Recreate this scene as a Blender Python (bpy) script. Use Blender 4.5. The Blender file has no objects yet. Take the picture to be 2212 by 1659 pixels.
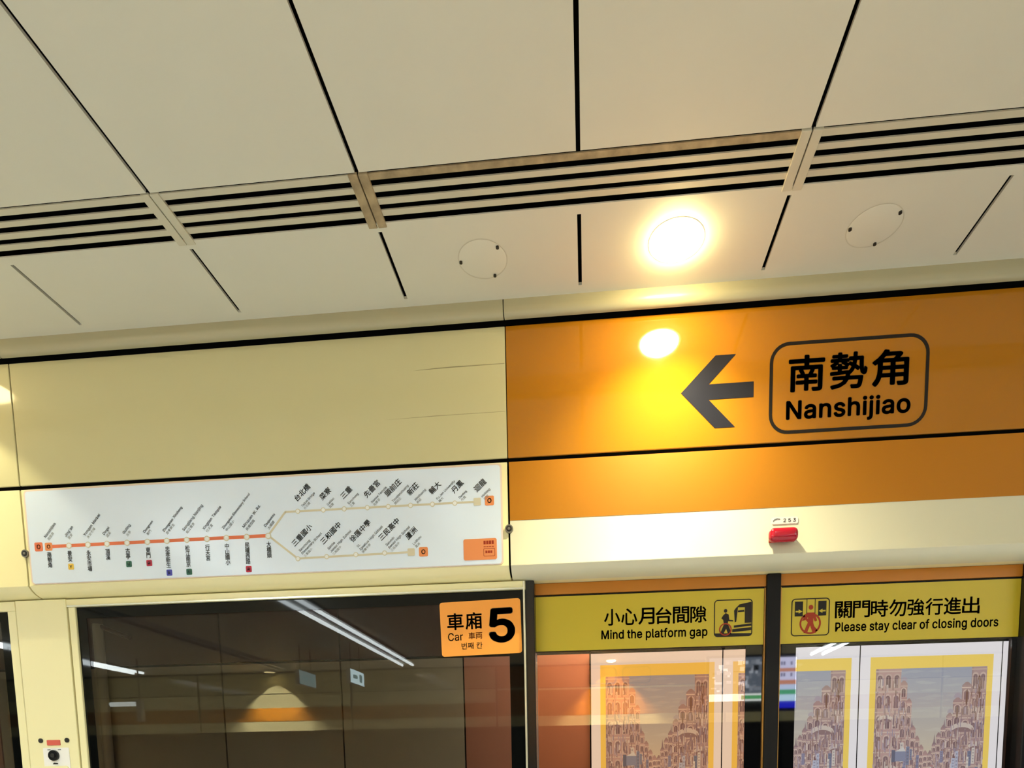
import bpy, bmesh, math, random
from mathutils import Matrix, Vector

# ------------------------------------------------------------------ camera, world, exposure
sc = bpy.context.scene
C = sc.collection
FPX, CX, CY, W, H = 1337.93, 1158.54, 1785.41, 2212.0, 1659.0
cam_data = bpy.data.cameras.new('camera')
cam = bpy.data.objects.new('camera', cam_data)
C.objects.link(cam)
cam_data.sensor_width = 36.0
cam_data.lens = 36.0 * FPX / W
cam_data.shift_x = -(CX - W / 2) / W
cam_data.shift_y = (CY - H / 2) / W
cam_data.clip_start = 0.02
R = [[0.996500349, 0.082032431, -0.016054114],
     [-0.007858396, -0.099270760, -0.995029428],
     [-0.083218387, 0.991673332, -0.098278703]]
right, up, back = R[0], [-c for c in R[1]], [-c for c in R[2]]
cam.matrix_world = Matrix(((right[0], up[0], back[0], 0.0),
                           (right[1], up[1], back[1], 0.0),
                           (right[2], up[2], back[2], 1.6),
                           (0, 0, 0, 1)))
sc.camera = cam

world = bpy.data.worlds.new('world')
sc.world = world
world.use_nodes = True
world.node_tree.nodes['Background'].inputs[0].default_value = (0.9, 1.0, 1.0, 1)
world.node_tree.nodes['Background'].inputs[1].default_value = 0.02

sc.view_settings.view_transform = 'Standard'
sc.view_settings.look = 'None'
sc.view_settings.exposure = 0.0
sc.view_settings.gamma = 1.0
sc.view_settings.use_curve_mapping = False

# light levels of the fixtures
TUBE_E = 19.0          # fluorescent tubes
LAMP_E = 125.0         # downlight lens
BEAM_W = 125.0        # downlight beam over the orange sign
BEAM_LEFT_W = 28.0     # downlight beam over the left cream panels
ROOM_FILL_W = 80.0          # added unseen downlights over the platform, fill for the ceiling
TRACK_FILL_E = 190.0         # added unseen tube that brightens the track wall
BEAM_OPP_W = 2800.0     # downlights across the platform

# ------------------------------------------------------------------ helpers
def lin(r, g, b):
    f = lambda c: (c / 255) / 12.92 if c / 255 <= 0.04045 else ((c / 255 + 0.055) / 1.055) ** 2.4
    return (f(r), f(g), f(b), 1.0)

def mat(name, col, rough=0.5, spec=0.5, metal=0.0, emit=None, es=0.0, vary=0.0, scale=6.0, coat=0.0, coat_rough=0.05, bump=0.0):
    m = bpy.data.materials.new(name)
    m.use_nodes = True
    nt = m.node_tree
    b = nt.nodes['Principled BSDF']
    b.inputs['Base Color'].default_value = col
    b.inputs['Roughness'].default_value = rough
    b.inputs['Specular IOR Level'].default_value = spec
    b.inputs['Metallic'].default_value = metal
    if coat:
        b.inputs['Coat Weight'].default_value = coat
        b.inputs['Coat Roughness'].default_value = coat_rough
    if emit:
        b.inputs['Emission Color'].default_value = emit
        b.inputs['Emission Strength'].default_value = es
    if vary or bump:
        tc = nt.nodes.new('ShaderNodeTexCoord')
        nz = nt.nodes.new('ShaderNodeTexNoise')
        nz.inputs['Scale'].default_value = scale
        nz.inputs['Detail'].default_value = 5
        nt.links.new(tc.outputs['Object'], nz.inputs['Vector'])
        if vary:
            mx = nt.nodes.new('ShaderNodeMix'); mx.data_type = 'RGBA'
            mx.inputs[6].default_value = tuple(c * (1 - vary) for c in col[:3]) + (1,)
            mx.inputs[7].default_value = tuple(min(1, c * (1 + vary)) for c in col[:3]) + (1,)
            nt.links.new(nz.outputs['Fac'], mx.inputs[0])
            nt.links.new(mx.outputs[2], b.inputs['Base Color'])
        if bump:
            bp = nt.nodes.new('ShaderNodeBump')
            bp.inputs['Strength'].default_value = bump
            bp.inputs['Distance'].default_value = 0.002
            nt.links.new(nz.outputs['Fac'], bp.inputs['Height'])
            nt.links.new(bp.outputs['Normal'], b.inputs['Normal'])
    return m

def glow(name, col, es):
    m = bpy.data.materials.new(name)
    m.use_nodes = True
    nt = m.node_tree
    nt.nodes.remove(nt.nodes['Principled BSDF'])
    e = nt.nodes.new('ShaderNodeEmission')
    e.inputs[0].default_value = col
    e.inputs[1].default_value = es
    nt.links.new(e.outputs[0], nt.nodes['Material Output'].inputs[0])
    return m

def glass(name, tint, base):
    m = bpy.data.materials.new(name)
    m.use_nodes = True
    nt = m.node_tree
    nt.nodes.remove(nt.nodes['Principled BSDF'])
    t = nt.nodes.new('ShaderNodeBsdfTransparent'); t.inputs[0].default_value = tint
    g = nt.nodes.new('ShaderNodeBsdfGlossy'); g.inputs['Roughness'].default_value = 0.0
    fr = nt.nodes.new('ShaderNodeLayerWeight'); fr.inputs[0].default_value = 0.25
    mr = nt.nodes.new('ShaderNodeMapRange')
    mr.inputs[1].default_value = 0.0; mr.inputs[2].default_value = 1.0
    mr.inputs[3].default_value = base; mr.inputs[4].default_value = 1.0
    nt.links.new(fr.outputs['Fresnel'], mr.inputs[0])
    mx = nt.nodes.new('ShaderNodeMixShader')
    nt.links.new(mr.outputs[0], mx.inputs[0])
    nt.links.new(t.outputs[0], mx.inputs[1]); nt.links.new(g.outputs[0], mx.inputs[2])
    nt.links.new(mx.outputs[0], nt.nodes['Material Output'].inputs[0])
    return m

def print_mat(name, es):
    """backlit print: colours come from the mesh's 'ink' attribute"""
    m = bpy.data.materials.new(name)
    m.use_nodes = True
    nt = m.node_tree
    nt.nodes.remove(nt.nodes['Principled BSDF'])
    a = nt.nodes.new('ShaderNodeAttribute'); a.attribute_name = 'ink'
    e = nt.nodes.new('ShaderNodeEmission'); e.inputs[1].default_value = es
    nt.links.new(a.outputs['Color'], e.inputs[0])
    nt.links.new(e.outputs[0], nt.nodes['Material Output'].inputs[0])
    return m

class MB:
    """collects shapes in world coordinates, then links them as one mesh object"""
    def __init__(s):
        s.bm = bmesh.new()
        s.ink = s.bm.loops.layers.float_color.new('ink')
    def poly(s, pts, col=None):
        f = s.bm.faces.new([s.bm.verts.new(p) for p in pts])
        if col:
            for l in f.loops: l[s.ink] = col
        return s
    def box(s, x0, x1, y0, y1, z0, z1, bevel=0.0, seg=2):
        g = bmesh.ops.create_cube(s.bm, size=1.0)
        vs = g['verts']
        for v in vs:
            v.co = Vector((x0 + (v.co.x + .5) * (x1 - x0), y0 + (v.co.y + .5) * (y1 - y0), z0 + (v.co.z + .5) * (z1 - z0)))
        if bevel:
            es = {e for v in vs for e in v.link_edges}
            bmesh.ops.bevel(s.bm, geom=list(es), offset=bevel, segments=seg, profile=0.5, affect='EDGES')
        return s
    def prism_x(s, prof, x0, x1):
        """profile of (y, z) points swept along X"""
        a = [s.bm.verts.new((x0, y, z)) for y, z in prof]
        b = [s.bm.verts.new((x1, y, z)) for y, z in prof]
        n = len(prof)
        s.bm.faces.new(a); s.bm.faces.new(b[::-1])
        for i in range(n):
            s.bm.faces.new((a[i], b[i], b[(i + 1) % n], a[(i + 1) % n]))
        return s
    def plate(s, pts, y0, y1):
        """outline of (x, z) points given depth from y0 (front) to y1"""
        a = [s.bm.verts.new((x, y0, z)) for x, z in pts]
        b = [s.bm.verts.new((x, y1, z)) for x, z in pts]
        n = len(pts)
        s.bm.faces.new(a); s.bm.faces.new(b[::-1])
        for i in range(n):
            s.bm.faces.new((a[i], b[i], b[(i + 1) % n], a[(i + 1) % n]))
        return s
    def ring_plate(s, outer, inner, y0, y1):
        n = len(outer)
        o0 = [s.bm.verts.new((x, y0, z)) for x, z in outer]; i0 = [s.bm.verts.new((x, y0, z)) for x, z in inner]
        o1 = [s.bm.verts.new((x, y1, z)) for x, z in outer]; i1 = [s.bm.verts.new((x, y1, z)) for x, z in inner]
        for k in range(n):
            j = (k + 1) % n
            s.bm.faces.new((o0[k], o0[j], i0[j], i0[k])); s.bm.faces.new((o1[k], i1[k], i1[j], o1[j]))
            s.bm.faces.new((o0[k], o1[k], o1[j], o0[j])); s.bm.faces.new((i0[k], i0[j], i1[j], i1[k]))
        return s
    def cyl(s, p, q, r, seg=24, r2=None):
        p, q = Vector(p), Vector(q); d = q - p
        g = bmesh.ops.create_cone(s.bm, cap_ends=True, segments=seg, radius1=r, radius2=r if r2 is None else r2, depth=d.length)
        rot = Vector((0, 0, 1)).rotation_difference(d.normalized()).to_matrix().to_4x4()
        bmesh.ops.transform(s.bm, matrix=Matrix.Translation((p + q) / 2) @ rot, verts=g['verts'])
        return s
    def lathe_z(s, cx, cy, prof, seg=48):
        """profile of (radius, z) turned about the vertical through cx, cy"""
        rings = []
        for r, z in prof:
            rings.append([s.bm.verts.new((cx + r * math.cos(2 * math.pi * k / seg), cy + r * math.sin(2 * math.pi * k / seg), z)) for k in range(seg)])
        for a, b in zip(rings, rings[1:]):
            for k in range(seg):
                s.bm.faces.new((a[k], a[(k + 1) % seg], b[(k + 1) % seg], b[k]))
        return s
    def build(s, name, m, parent=None, smooth=False, origin=None):
        bmesh.ops.recalc_face_normals(s.bm, faces=s.bm.faces)
        me = bpy.data.meshes.new(name)
        s.bm.to_mesh(me)
        s.bm.free()
        return link(name, me, m, parent, smooth, origin)

def world_loc(o):
    v = Vector(o.location)
    while o.parent:
        o = o.parent; v = v + Vector(o.location)
    return v

def link(name, me, m, parent=None, smooth=False, origin=None):
    me.materials.clear()
    for mm in (m if isinstance(m, list) else [m]): me.materials.append(mm)
    o = bpy.data.objects.new(name, me)
    C.objects.link(o)
    base = world_loc(parent) if parent else Vector((0, 0, 0))
    if origin is None:
        xs = [v.co for v in me.vertices]
        origin = Vector((sum(min(c[i] for c in xs) * .5 + max(c[i] for c in xs) * .5 if i == k else 0 for i in range(3)) for k in range(3))) if xs else Vector()
    origin = Vector(origin)
    me.transform(Matrix.Translation(-origin))
    o.location = origin - base
    if parent: o.parent = parent
    if smooth:
        for p in me.polygons: p.use_smooth = True
        try: me.set_sharp_from_angle(angle=math.radians(40))
        except Exception: pass
    return o

def tag(o, label, cat, group=None):
    o['label'] = label; o['category'] = cat
    if group: o['group'] = group
    return o

def thing(name, label, cat, loc, group=None):
    o = bpy.data.objects.new(name, None)
    C.objects.link(o)
    o.location = loc
    o.empty_display_size = 0.05
    return tag(o, label, cat, group)

def struct(o):
    o['kind'] = 'structure'
    return o

def dup(root, loc, label=None):
    """a copy of a thing with its parts and sub-parts"""
    def rec(o, parent):
        c = o.copy()
        C.objects.link(c)
        if parent: c.parent = parent
        for ch in o.children: rec(ch, c)
        return c
    r = rec(root, None)
    r.location = loc
    if label: r['label'] = label
    return r

def rrect(x0, x1, z0, z1, r, n=8):
    pts = []
    for cx, cz, a0 in ((x1 - r, z1 - r, 0), (x0 + r, z1 - r, 90), (x0 + r, z0 + r, 180), (x1 - r, z0 + r, 270)):
        for k in range(n + 1):
            a = math.radians(a0 + 90 * k / n)
            pts.append((cx + r * math.cos(a), cz + r * math.sin(a)))
    return pts

def circ(cx, cz, r, n=32):
    return [(cx + r * math.cos(2 * math.pi * k / n), cz + r * math.sin(2 * math.pi * k / n)) for k in range(n)]

LAT = {}
def latin(ch):
    """one roman letter from the GLYPHS table at the end of the helpers: advance, vertices, triangles"""
    if ch not in LAT:
        a, v, t = GLYPHS[ch].split(';')
        LAT[ch] = (int(a) / 350, [tuple(int(n) / 350 for n in p.split()) for p in v.split(',')], [tuple(int(n) for n in p.split()) for p in t.split(',')])
    return LAT[ch]

def text_mesh(body, bold=0.0, line=1.0):
    """flat letter shapes in the XY plane; bold thickens the strokes by laying shifted copies over each other"""
    if all(c in GLYPHS or c == ' ' for c in body):
        vs, fs, x = [], [], 0.0
        for ch in body:
            if ch == ' ':
                x += SPACE / 350; continue
            a, v, t = latin(ch)
            fs += [tuple(k + len(vs) for k in f) for f in t]
            vs += [(x + p[0], p[1], 0) for p in v]
            x += a + bold * .8
        me = bpy.data.meshes.new('lettering')
        me.from_pydata(vs, [], fs)
    else:
        cu = bpy.data.curves.new('lettering', 'FONT')
        cu.body = body
        cu.space_line = line
        cu.resolution_u = 3
        o = bpy.data.objects.new('lettering', cu)
        C.objects.link(o)
        me = bpy.data.meshes.new_from_object(o.evaluated_get(bpy.context.evaluated_depsgraph_get()))
        bpy.data.objects.remove(o); bpy.data.curves.remove(cu)
    if bold:
        n = 8 if bold > .0095 else 4
        bm = bmesh.new()
        for k in range(n):
            c = me.copy()
            a = 2 * math.pi * k / n
            c.transform(Matrix.Translation((bold * math.cos(a), bold * math.sin(a), 0)))
            bm.from_mesh(c); bpy.data.meshes.remove(c)
        bm.from_mesh(me); bm.to_mesh(me); bm.free()
    return me

GLYPHS = {
    "'": '103;39 159,35 254,68 254,64 159;0 2 1,0 3 2',
    '-': '227;168 122,168 94,57 94,57 122;2 0 3,2 1 0',
    '.': '94;48 -2,42 -1,36 1,31 4,28 9,26 15,25 20,26 27,28 32,31 37,36 40,42 43,48 43,54 43,59 40,64 37,68 32,70 27,71 20,70 15,68 9,64 4,59 1,54 -1;11 13 12,10 13 11,10 14 13,10 15 14,9 15 10,8 15 9,8 16 15,7 16 8,7 17 16,6 17 7,6 18 17,5 18 6,5 19 18,4 19 5,4 20 19,3 20 4,3 21 20,2 21 3,2 22 21,1 22 2,1 23 22,0 23 1',
    '2': '227;32 0,32 24,117 114,126 124,134 133,141 141,147 149,152 156,155 163,158 170,160 178,160 186,159 194,157 202,154 209,149 215,143 220,137 224,129 227,121 229,112 230,102 229,94 227,86 224,79 219,74 213,69 207,66 199,64 190,64 181,33 181,34 196,37 209,43 221,51 232,60 241,72 248,84 253,98 257,112 258,127 257,141 254,153 248,164 241,173 233,181 223,186 211,189 199,191 186,190 177,188 168,185 159,181 150,175 140,168 129,159 118,147 105,133 90,76 30,76 28,195 28,195 0;38 40 39,38 41 40,37 41 38,37 42 41,36 42 37,36 43 42,35 43 36,35 44 43,34 44 35,34 20 44,20 19 44,19 45 44,33 21 34,21 20 34,18 45 19,33 22 21,17 45 18,33 23 22,16 45 17,33 24 23,16 46 45,32 24 33,15 46 16,32 25 24,14 46 15,32 26 25,14 47 46,13 47 14,31 26 32,31 27 26,12 47 13,12 48 47,31 28 27,30 28 31,11 48 12,30 29 28,11 49 48,10 49 11,9 49 10,9 50 49,8 50 9,8 51 50,7 51 8,7 52 51,6 52 7,6 53 52,5 53 6,4 53 5,4 54 53,3 54 4,3 55 54,2 55 3,2 56 55,1 56 2,1 57 56,1 58 57,1 59 58,1 60 59,1 61 60,0 61 1',
    '3': '227;109 -3,94 -2,80 0,66 5,54 11,44 19,35 29,28 40,24 52,22 66,55 66,56 58,59 50,63 44,69 38,75 33,83 30,91 27,100 25,109 25,119 26,129 27,138 30,145 35,152 40,157 46,161 54,164 63,165 72,164 81,162 90,158 98,153 105,146 112,137 117,127 121,115 123,101 124,78 124,78 150,144 224,144 226,35 226,35 254,186 254,186 230,106 139,106 144,124 145,140 143,154 138,167 131,177 122,185 111,192 99,195 86,196 72,195 58,191 45,185 33,177 22,166 13,154 6,141 1,125 -2;42 44 43,42 45 44,42 41 45,41 40 45,40 46 45,39 47 40,47 46 40,38 47 39,47 49 48,38 49 47,38 50 49,38 51 50,38 37 51,37 52 51,36 52 37,35 52 36,35 53 52,34 53 35,33 53 34,32 53 33,32 54 53,31 54 32,31 55 54,30 55 31,29 55 30,29 56 55,28 56 29,27 56 28,27 57 56,8 10 9,8 11 10,26 57 27,26 58 57,8 12 11,25 58 26,7 12 8,7 13 12,24 58 25,24 59 58,7 14 13,23 59 24,6 14 7,6 15 14,22 59 23,6 16 15,22 60 59,21 60 22,6 17 16,5 17 6,20 60 21,5 18 17,19 60 20,5 19 18,5 60 19,5 61 60,4 61 5,4 62 61,3 62 4,3 63 62,2 63 3,2 64 63,1 64 2,1 0 64',
    '5': '227;111 -3,96 -2,82 1,70 6,59 12,49 20,41 30,35 41,32 53,30 65,61 65,62 58,65 51,69 44,74 39,80 34,87 30,94 27,102 26,111 25,120 26,130 28,138 32,146 38,152 44,157 52,161 61,163 71,164 81,163 92,161 101,157 111,151 119,145 125,137 131,129 135,119 138,109 138,100 138,92 137,84 134,76 131,69 127,64 123,34 126,48 254,183 254,183 226,75 226,67 151,68 151,74 155,81 159,89 162,97 165,106 166,115 167,126 166,137 164,147 160,156 156,165 150,172 143,179 134,185 125,189 116,193 105,195 94,195 82,194 66,191 51,184 38,176 26,166 16,154 8,141 1,126 -2;44 48 45,48 46 45,48 47 46,44 49 48,55 57 56,54 57 55,54 58 57,53 58 54,53 59 58,52 59 53,52 60 59,51 60 52,51 61 60,50 61 51,44 50 49,44 61 50,44 39 61,39 38 61,38 62 61,38 37 62,37 63 62,36 63 37,35 63 36,44 40 39,34 63 35,34 64 63,44 41 40,44 42 41,33 64 34,44 43 42,33 65 64,32 65 33,31 65 32,31 66 65,30 66 31,30 67 66,29 67 30,29 68 67,28 68 29,28 69 68,27 69 28,26 69 27,26 70 69,8 10 9,8 11 10,25 70 26,8 12 11,7 12 8,24 70 25,24 71 70,7 13 12,7 14 13,23 71 24,6 14 7,6 15 14,23 72 71,22 72 23,6 16 15,21 72 22,6 17 16,5 17 6,20 72 21,5 18 17,20 73 72,19 73 20,5 19 18,5 73 19,4 73 5,4 74 73,3 74 4,3 75 74,2 75 3,2 76 75,1 76 2,1 0 76',
    'B': '228;30 0,30 254,121 254,137 253,152 250,164 245,175 239,184 230,190 221,195 210,198 199,199 187,198 177,197 168,193 160,189 153,184 148,178 143,172 139,165 136,157 133,157 131,166 130,174 127,182 123,189 117,196 110,201 102,205 92,208 81,209 68,208 56,205 44,200 33,193 24,184 16,172 9,158 4,142 1,123 0,62 29,122 29,140 30,154 34,165 40,172 48,176 58,178 68,177 77,175 85,171 92,166 99,160 104,153 109,144 113,135 115,124 115,62 115,62 143,119 143,128 143,136 145,144 148,151 152,157 157,162 163,165 170,167 178,168 186,167 197,163 206,156 214,147 221,135 225,120 226,62 226;0 75 1,75 2 1,75 3 2,75 4 3,75 5 4,75 6 5,75 7 6,75 74 7,74 8 7,0 58 75,73 8 74,72 8 73,72 9 8,71 9 72,70 9 71,70 10 9,69 10 70,69 11 10,68 11 69,68 12 11,67 12 68,66 12 67,66 13 12,65 13 66,65 14 13,64 14 65,64 15 14,63 15 64,63 16 15,62 16 63,61 16 62,61 17 16,60 17 61,59 17 60,59 18 17,0 57 58,57 59 58,57 18 59,57 19 18,57 20 19,57 21 20,57 22 21,57 23 22,57 24 23,57 25 24,57 56 25,56 55 25,55 26 25,0 40 57,54 26 55,53 26 54,53 27 26,52 27 53,51 27 52,51 28 27,50 28 51,49 28 50,49 29 28,48 29 49,48 30 29,47 30 48,46 30 47,46 31 30,45 31 46,45 32 31,44 32 45,44 33 32,43 33 44,42 33 43,42 34 33,41 34 42,0 41 40,0 34 41,0 35 34,0 36 35,0 37 36,0 38 37,0 39 38',
    'C': '255;134 -3,113 -2,93 4,75 12,59 25,46 40,35 58,27 78,22 101,20 127,22 153,27 176,35 197,46 215,59 230,75 242,93 251,113 256,134 258,146 257,158 255,170 252,181 248,191 242,201 236,210 228,217 219,224 209,229 198,234 187,236 174,204 174,202 183,199 190,195 197,190 204,185 209,179 214,172 218,165 222,158 224,150 226,142 228,134 228,119 227,105 223,92 216,80 207,71 196,62 182,57 166,53 148,52 127,53 107,57 88,63 72,71 59,80 47,92 38,105 32,119 28,134 26,142 27,150 28,158 30,165 33,172 36,179 40,185 45,190 51,195 57,199 64,202 72,204 80,236 80,234 68,229 56,224 45,217 36,210 27,201 19,192 12,181 7,170 2,159 -1,146 -3;17 19 18,17 20 19,16 20 17,16 21 20,16 22 21,15 22 16,15 23 22,15 24 23,14 24 15,14 25 24,13 44 14,44 43 14,43 25 14,42 25 43,42 26 25,41 26 42,13 45 44,40 26 41,39 26 40,13 46 45,38 26 39,38 27 26,37 27 38,13 47 46,12 47 13,36 27 37,35 27 36,35 28 27,12 48 47,34 28 35,34 29 28,33 29 34,11 48 12,11 49 48,32 29 33,32 30 29,31 30 32,11 50 49,10 50 11,10 51 50,9 51 10,9 52 51,8 52 9,8 53 52,8 54 53,7 54 8,7 55 54,72 74 73,72 75 74,6 55 7,6 56 55,71 75 72,71 76 75,70 76 71,6 57 56,5 57 6,69 76 70,69 77 76,68 77 69,5 58 57,68 78 77,67 78 68,66 78 67,4 58 5,4 59 58,65 78 66,65 79 78,64 79 65,4 60 59,63 79 64,62 79 63,4 61 60,61 79 62,61 80 79,4 80 61,3 80 4,3 81 80,2 81 3,2 82 81,2 83 82,1 83 2,1 84 83,1 85 84,0 85 1',
    'E': '209;30 0,30 254,186 254,186 226,62 226,62 143,178 143,178 114,62 114,62 29,188 29,188 0;0 4 1,4 2 1,4 3 2,0 5 4,0 8 5,8 6 5,8 7 6,0 9 8,0 10 9,0 11 10',
    'F': '205;30 0,30 254,185 254,185 226,62 226,62 139,173 139,173 111,62 111,62 0;0 4 1,4 2 1,4 3 2,0 5 4,0 8 5,8 6 5,8 7 6,0 9 8',
    'G': '260;134 -3,113 -2,93 4,75 13,59 25,45 40,35 58,27 78,22 102,20 127,22 153,27 176,35 197,45 215,59 230,74 242,92 251,112 256,132 258,146 257,158 255,170 252,181 247,192 242,202 235,210 227,218 218,225 208,230 198,234 186,237 174,204 174,201 182,198 190,194 197,189 203,184 208,178 213,172 218,165 221,158 224,150 226,141 227,133 228,118 227,104 223,92 216,80 207,70 196,62 182,57 166,53 148,52 127,53 107,57 88,63 72,71 59,81 47,92 38,105 32,119 28,134 26,148 27,161 31,172 36,183 43,191 51,198 62,203 74,206 87,207 101,217 100,141 100,141 128,239 128,239 100,237 80,233 62,225 45,215 31,203 19,188 9,172 2,154 -2;17 19 18,17 20 19,16 20 17,16 21 20,16 22 21,15 22 16,15 23 22,14 23 15,14 24 23,14 25 24,13 44 14,44 43 14,43 25 14,42 25 43,41 25 42,41 26 25,13 45 44,40 26 41,39 26 40,13 46 45,38 26 39,38 27 26,37 27 38,13 47 46,12 47 13,36 27 37,35 27 36,35 28 27,12 48 47,34 28 35,34 29 28,11 48 12,33 29 34,11 49 48,32 29 33,32 30 29,31 30 32,11 50 49,10 50 11,10 51 50,9 51 10,9 52 51,72 74 73,72 70 74,70 75 74,8 52 9,8 53 52,8 54 53,7 54 8,72 69 70,71 75 70,71 76 75,69 71 72,69 76 71,7 55 54,68 76 69,68 77 76,6 55 7,67 77 68,6 56 55,67 78 77,66 78 67,6 57 56,5 57 6,65 78 66,5 58 57,65 79 78,64 79 65,4 58 5,4 59 58,63 79 64,4 60 59,63 80 79,62 80 63,4 61 60,61 80 62,4 80 61,3 80 4,3 81 80,2 81 3,2 82 81,1 82 2,1 83 82,0 83 1',
    'H': '258;30 0,30 254,62 254,62 144,196 144,196 254,228 254,228 0,196 0,196 116,62 116,62 0;0 2 1,0 3 2,4 6 5,4 7 6,0 10 3,10 4 3,10 9 4,9 7 4,0 11 10,8 7 9',
    'I': '150;16 0,16 29,59 29,59 226,16 226,16 254,135 254,135 226,91 226,91 29,135 29,135 0;4 6 5,4 7 6,3 7 4,2 8 3,8 7 3,2 9 8,0 2 1,0 9 2,0 10 9,0 11 10',
    'J': '198;93 -3,71 -1,53 5,38 16,26 31,19 50,17 73,17 86,49 86,49 73,50 58,54 47,61 37,70 30,80 26,93 25,105 26,115 30,124 37,131 47,135 58,136 73,136 254,168 254,168 73,166 50,159 31,147 16,132 5,113 -1;21 23 22,21 24 23,6 8 7,6 9 8,5 9 6,5 10 9,20 24 21,20 25 24,5 11 10,19 25 20,4 11 5,19 26 25,18 26 19,4 12 11,4 13 12,17 26 18,17 27 26,3 13 4,3 14 13,16 27 17,3 15 14,15 27 16,3 27 15,2 27 3,2 28 27,1 28 2,1 29 28,0 29 1',
    'L': '196;30 0,30 254,62 254,62 29,181 29,181 0;0 2 1,0 3 2,0 4 3,0 5 4',
    'M': '314;30 0,30 254,76 254,139 94,140 89,142 85,144 79,146 74,148 68,150 61,152 55,154 48,156 42,158 36,159 30,161 24,154 24,155 30,157 35,159 41,161 48,163 54,165 61,167 67,169 73,171 79,173 85,175 89,176 94,238 254,284 254,284 0,252 0,252 145,252 151,252 157,252 163,252 170,252 177,253 184,253 192,253 199,253 207,253 214,253 221,253 229,256 229,254 221,251 213,249 205,246 197,244 189,241 181,238 174,236 167,234 161,232 155,230 150,228 145,171 0,143 0,85 145,83 150,82 155,80 160,77 167,75 173,72 181,70 188,67 196,65 204,62 212,59 220,56 229,59 229,60 222,60 215,60 208,60 201,60 193,60 186,61 178,61 171,61 164,61 158,61 151,61 145,61 0;0 73 1,73 2 1,73 74 2,74 3 2,28 45 29,45 30 29,45 46 30,46 31 30,0 72 73,75 3 74,28 44 45,47 31 46,76 3 75,28 48 44,48 43 44,48 43 47,43 31 47,0 76 72,76 71 72,0 77 76,71 3 76,42 31 43,28 49 48,70 3 71,0 78 77,41 31 42,28 50 49,69 3 70,0 79 78,40 31 41,28 51 50,68 3 69,0 80 79,39 31 40,28 52 51,67 3 68,0 81 80,38 31 39,28 53 52,66 3 67,0 82 81,37 31 38,28 54 53,65 3 66,0 83 82,36 31 37,28 55 54,64 3 65,0 84 83,35 31 36,28 56 55,63 3 64,0 85 84,34 31 35,28 57 56,62 3 63,0 86 85,33 31 34,28 58 57,61 3 62,0 87 86,60 3 61,28 59 58,32 31 33,60 4 3,27 59 28,60 5 4,26 59 27,60 6 5,25 59 26,60 7 6,24 59 25,60 8 7,23 59 24,60 9 8,22 59 23,60 10 9,21 59 22,60 11 10,20 59 21,60 12 11,19 59 20,60 18 12,18 13 12,18 13 19,13 59 19,14 59 13,60 17 18,15 59 14,60 16 17,60 15 16,60 59 15',
    'N': '262;30 0,30 254,68 254,172 91,174 87,178 82,181 75,185 69,189 61,194 53,198 45,203 36,207 27,202 27,202 36,201 45,200 54,200 63,200 71,200 79,199 86,199 92,199 97,199 254,232 254,232 0,193 0,101 145,97 152,93 158,89 165,84 173,79 181,74 191,68 201,61 213,54 226,60 227,60 215,61 203,61 192,62 182,62 172,62 164,62 157,62 150,62 145,62 0;0 36 1,36 2 1,36 37 2,37 3 2,22 24 23,22 25 24,38 3 37,0 38 36,38 35 36,0 39 38,35 3 38,34 3 35,0 40 39,33 3 34,0 41 40,32 3 33,0 42 41,31 3 32,30 3 31,0 43 42,29 3 30,0 44 43,28 3 29,0 45 44,27 3 28,0 46 45,0 47 46,26 3 27,21 25 22,20 25 21,26 4 3,26 5 4,19 25 20,26 6 5,18 25 19,26 7 6,17 25 18,26 8 7,16 25 17,26 9 8,15 25 16,26 10 9,14 11 15,11 25 15,26 14 10,14 11 10,12 25 11,26 13 14,13 25 12,26 25 13',
    'O': '267;133 -3,112 -2,93 4,75 12,59 25,46 40,35 58,27 78,22 101,20 127,22 153,27 176,35 197,46 215,59 230,75 242,93 251,112 256,133 258,155 256,174 251,192 242,208 230,221 215,232 197,240 176,245 153,247 127,245 101,240 78,232 58,221 40,208 25,192 12,174 4,155 -2,133 26,148 28,162 32,175 38,186 47,196 58,204 72,210 88,214 106,215 127,214 148,210 166,204 182,196 196,186 207,175 216,162 223,148 227,133 228,119 227,105 223,92 216,81 207,71 196,63 182,57 166,53 148,52 127,53 106,57 88,63 72,71 58,81 47,92 38,105 32,119 28;17 19 18,16 19 17,16 20 19,15 20 16,15 21 20,14 21 15,14 22 21,13 55 14,55 54 14,54 22 14,54 53 22,53 23 22,52 23 53,13 56 55,51 23 52,13 57 56,50 23 51,13 58 57,50 24 23,12 58 13,49 24 50,12 59 58,11 59 12,49 25 24,48 25 49,11 60 59,47 25 48,11 61 60,10 61 11,47 26 25,46 26 47,10 62 61,9 62 10,46 27 26,45 27 46,9 63 62,8 63 9,8 64 63,44 27 45,44 28 27,8 65 64,43 28 44,7 65 8,43 29 28,7 66 65,42 29 43,6 66 7,42 30 29,6 67 66,41 30 42,6 68 67,40 30 41,5 68 6,40 31 30,5 69 68,39 31 40,39 32 31,4 69 5,4 70 69,38 32 39,4 71 70,37 32 38,4 36 71,36 32 37,4 32 36,4 33 32,3 33 4,2 33 3,2 34 33,1 34 2,1 35 34,1 0 35',
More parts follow.
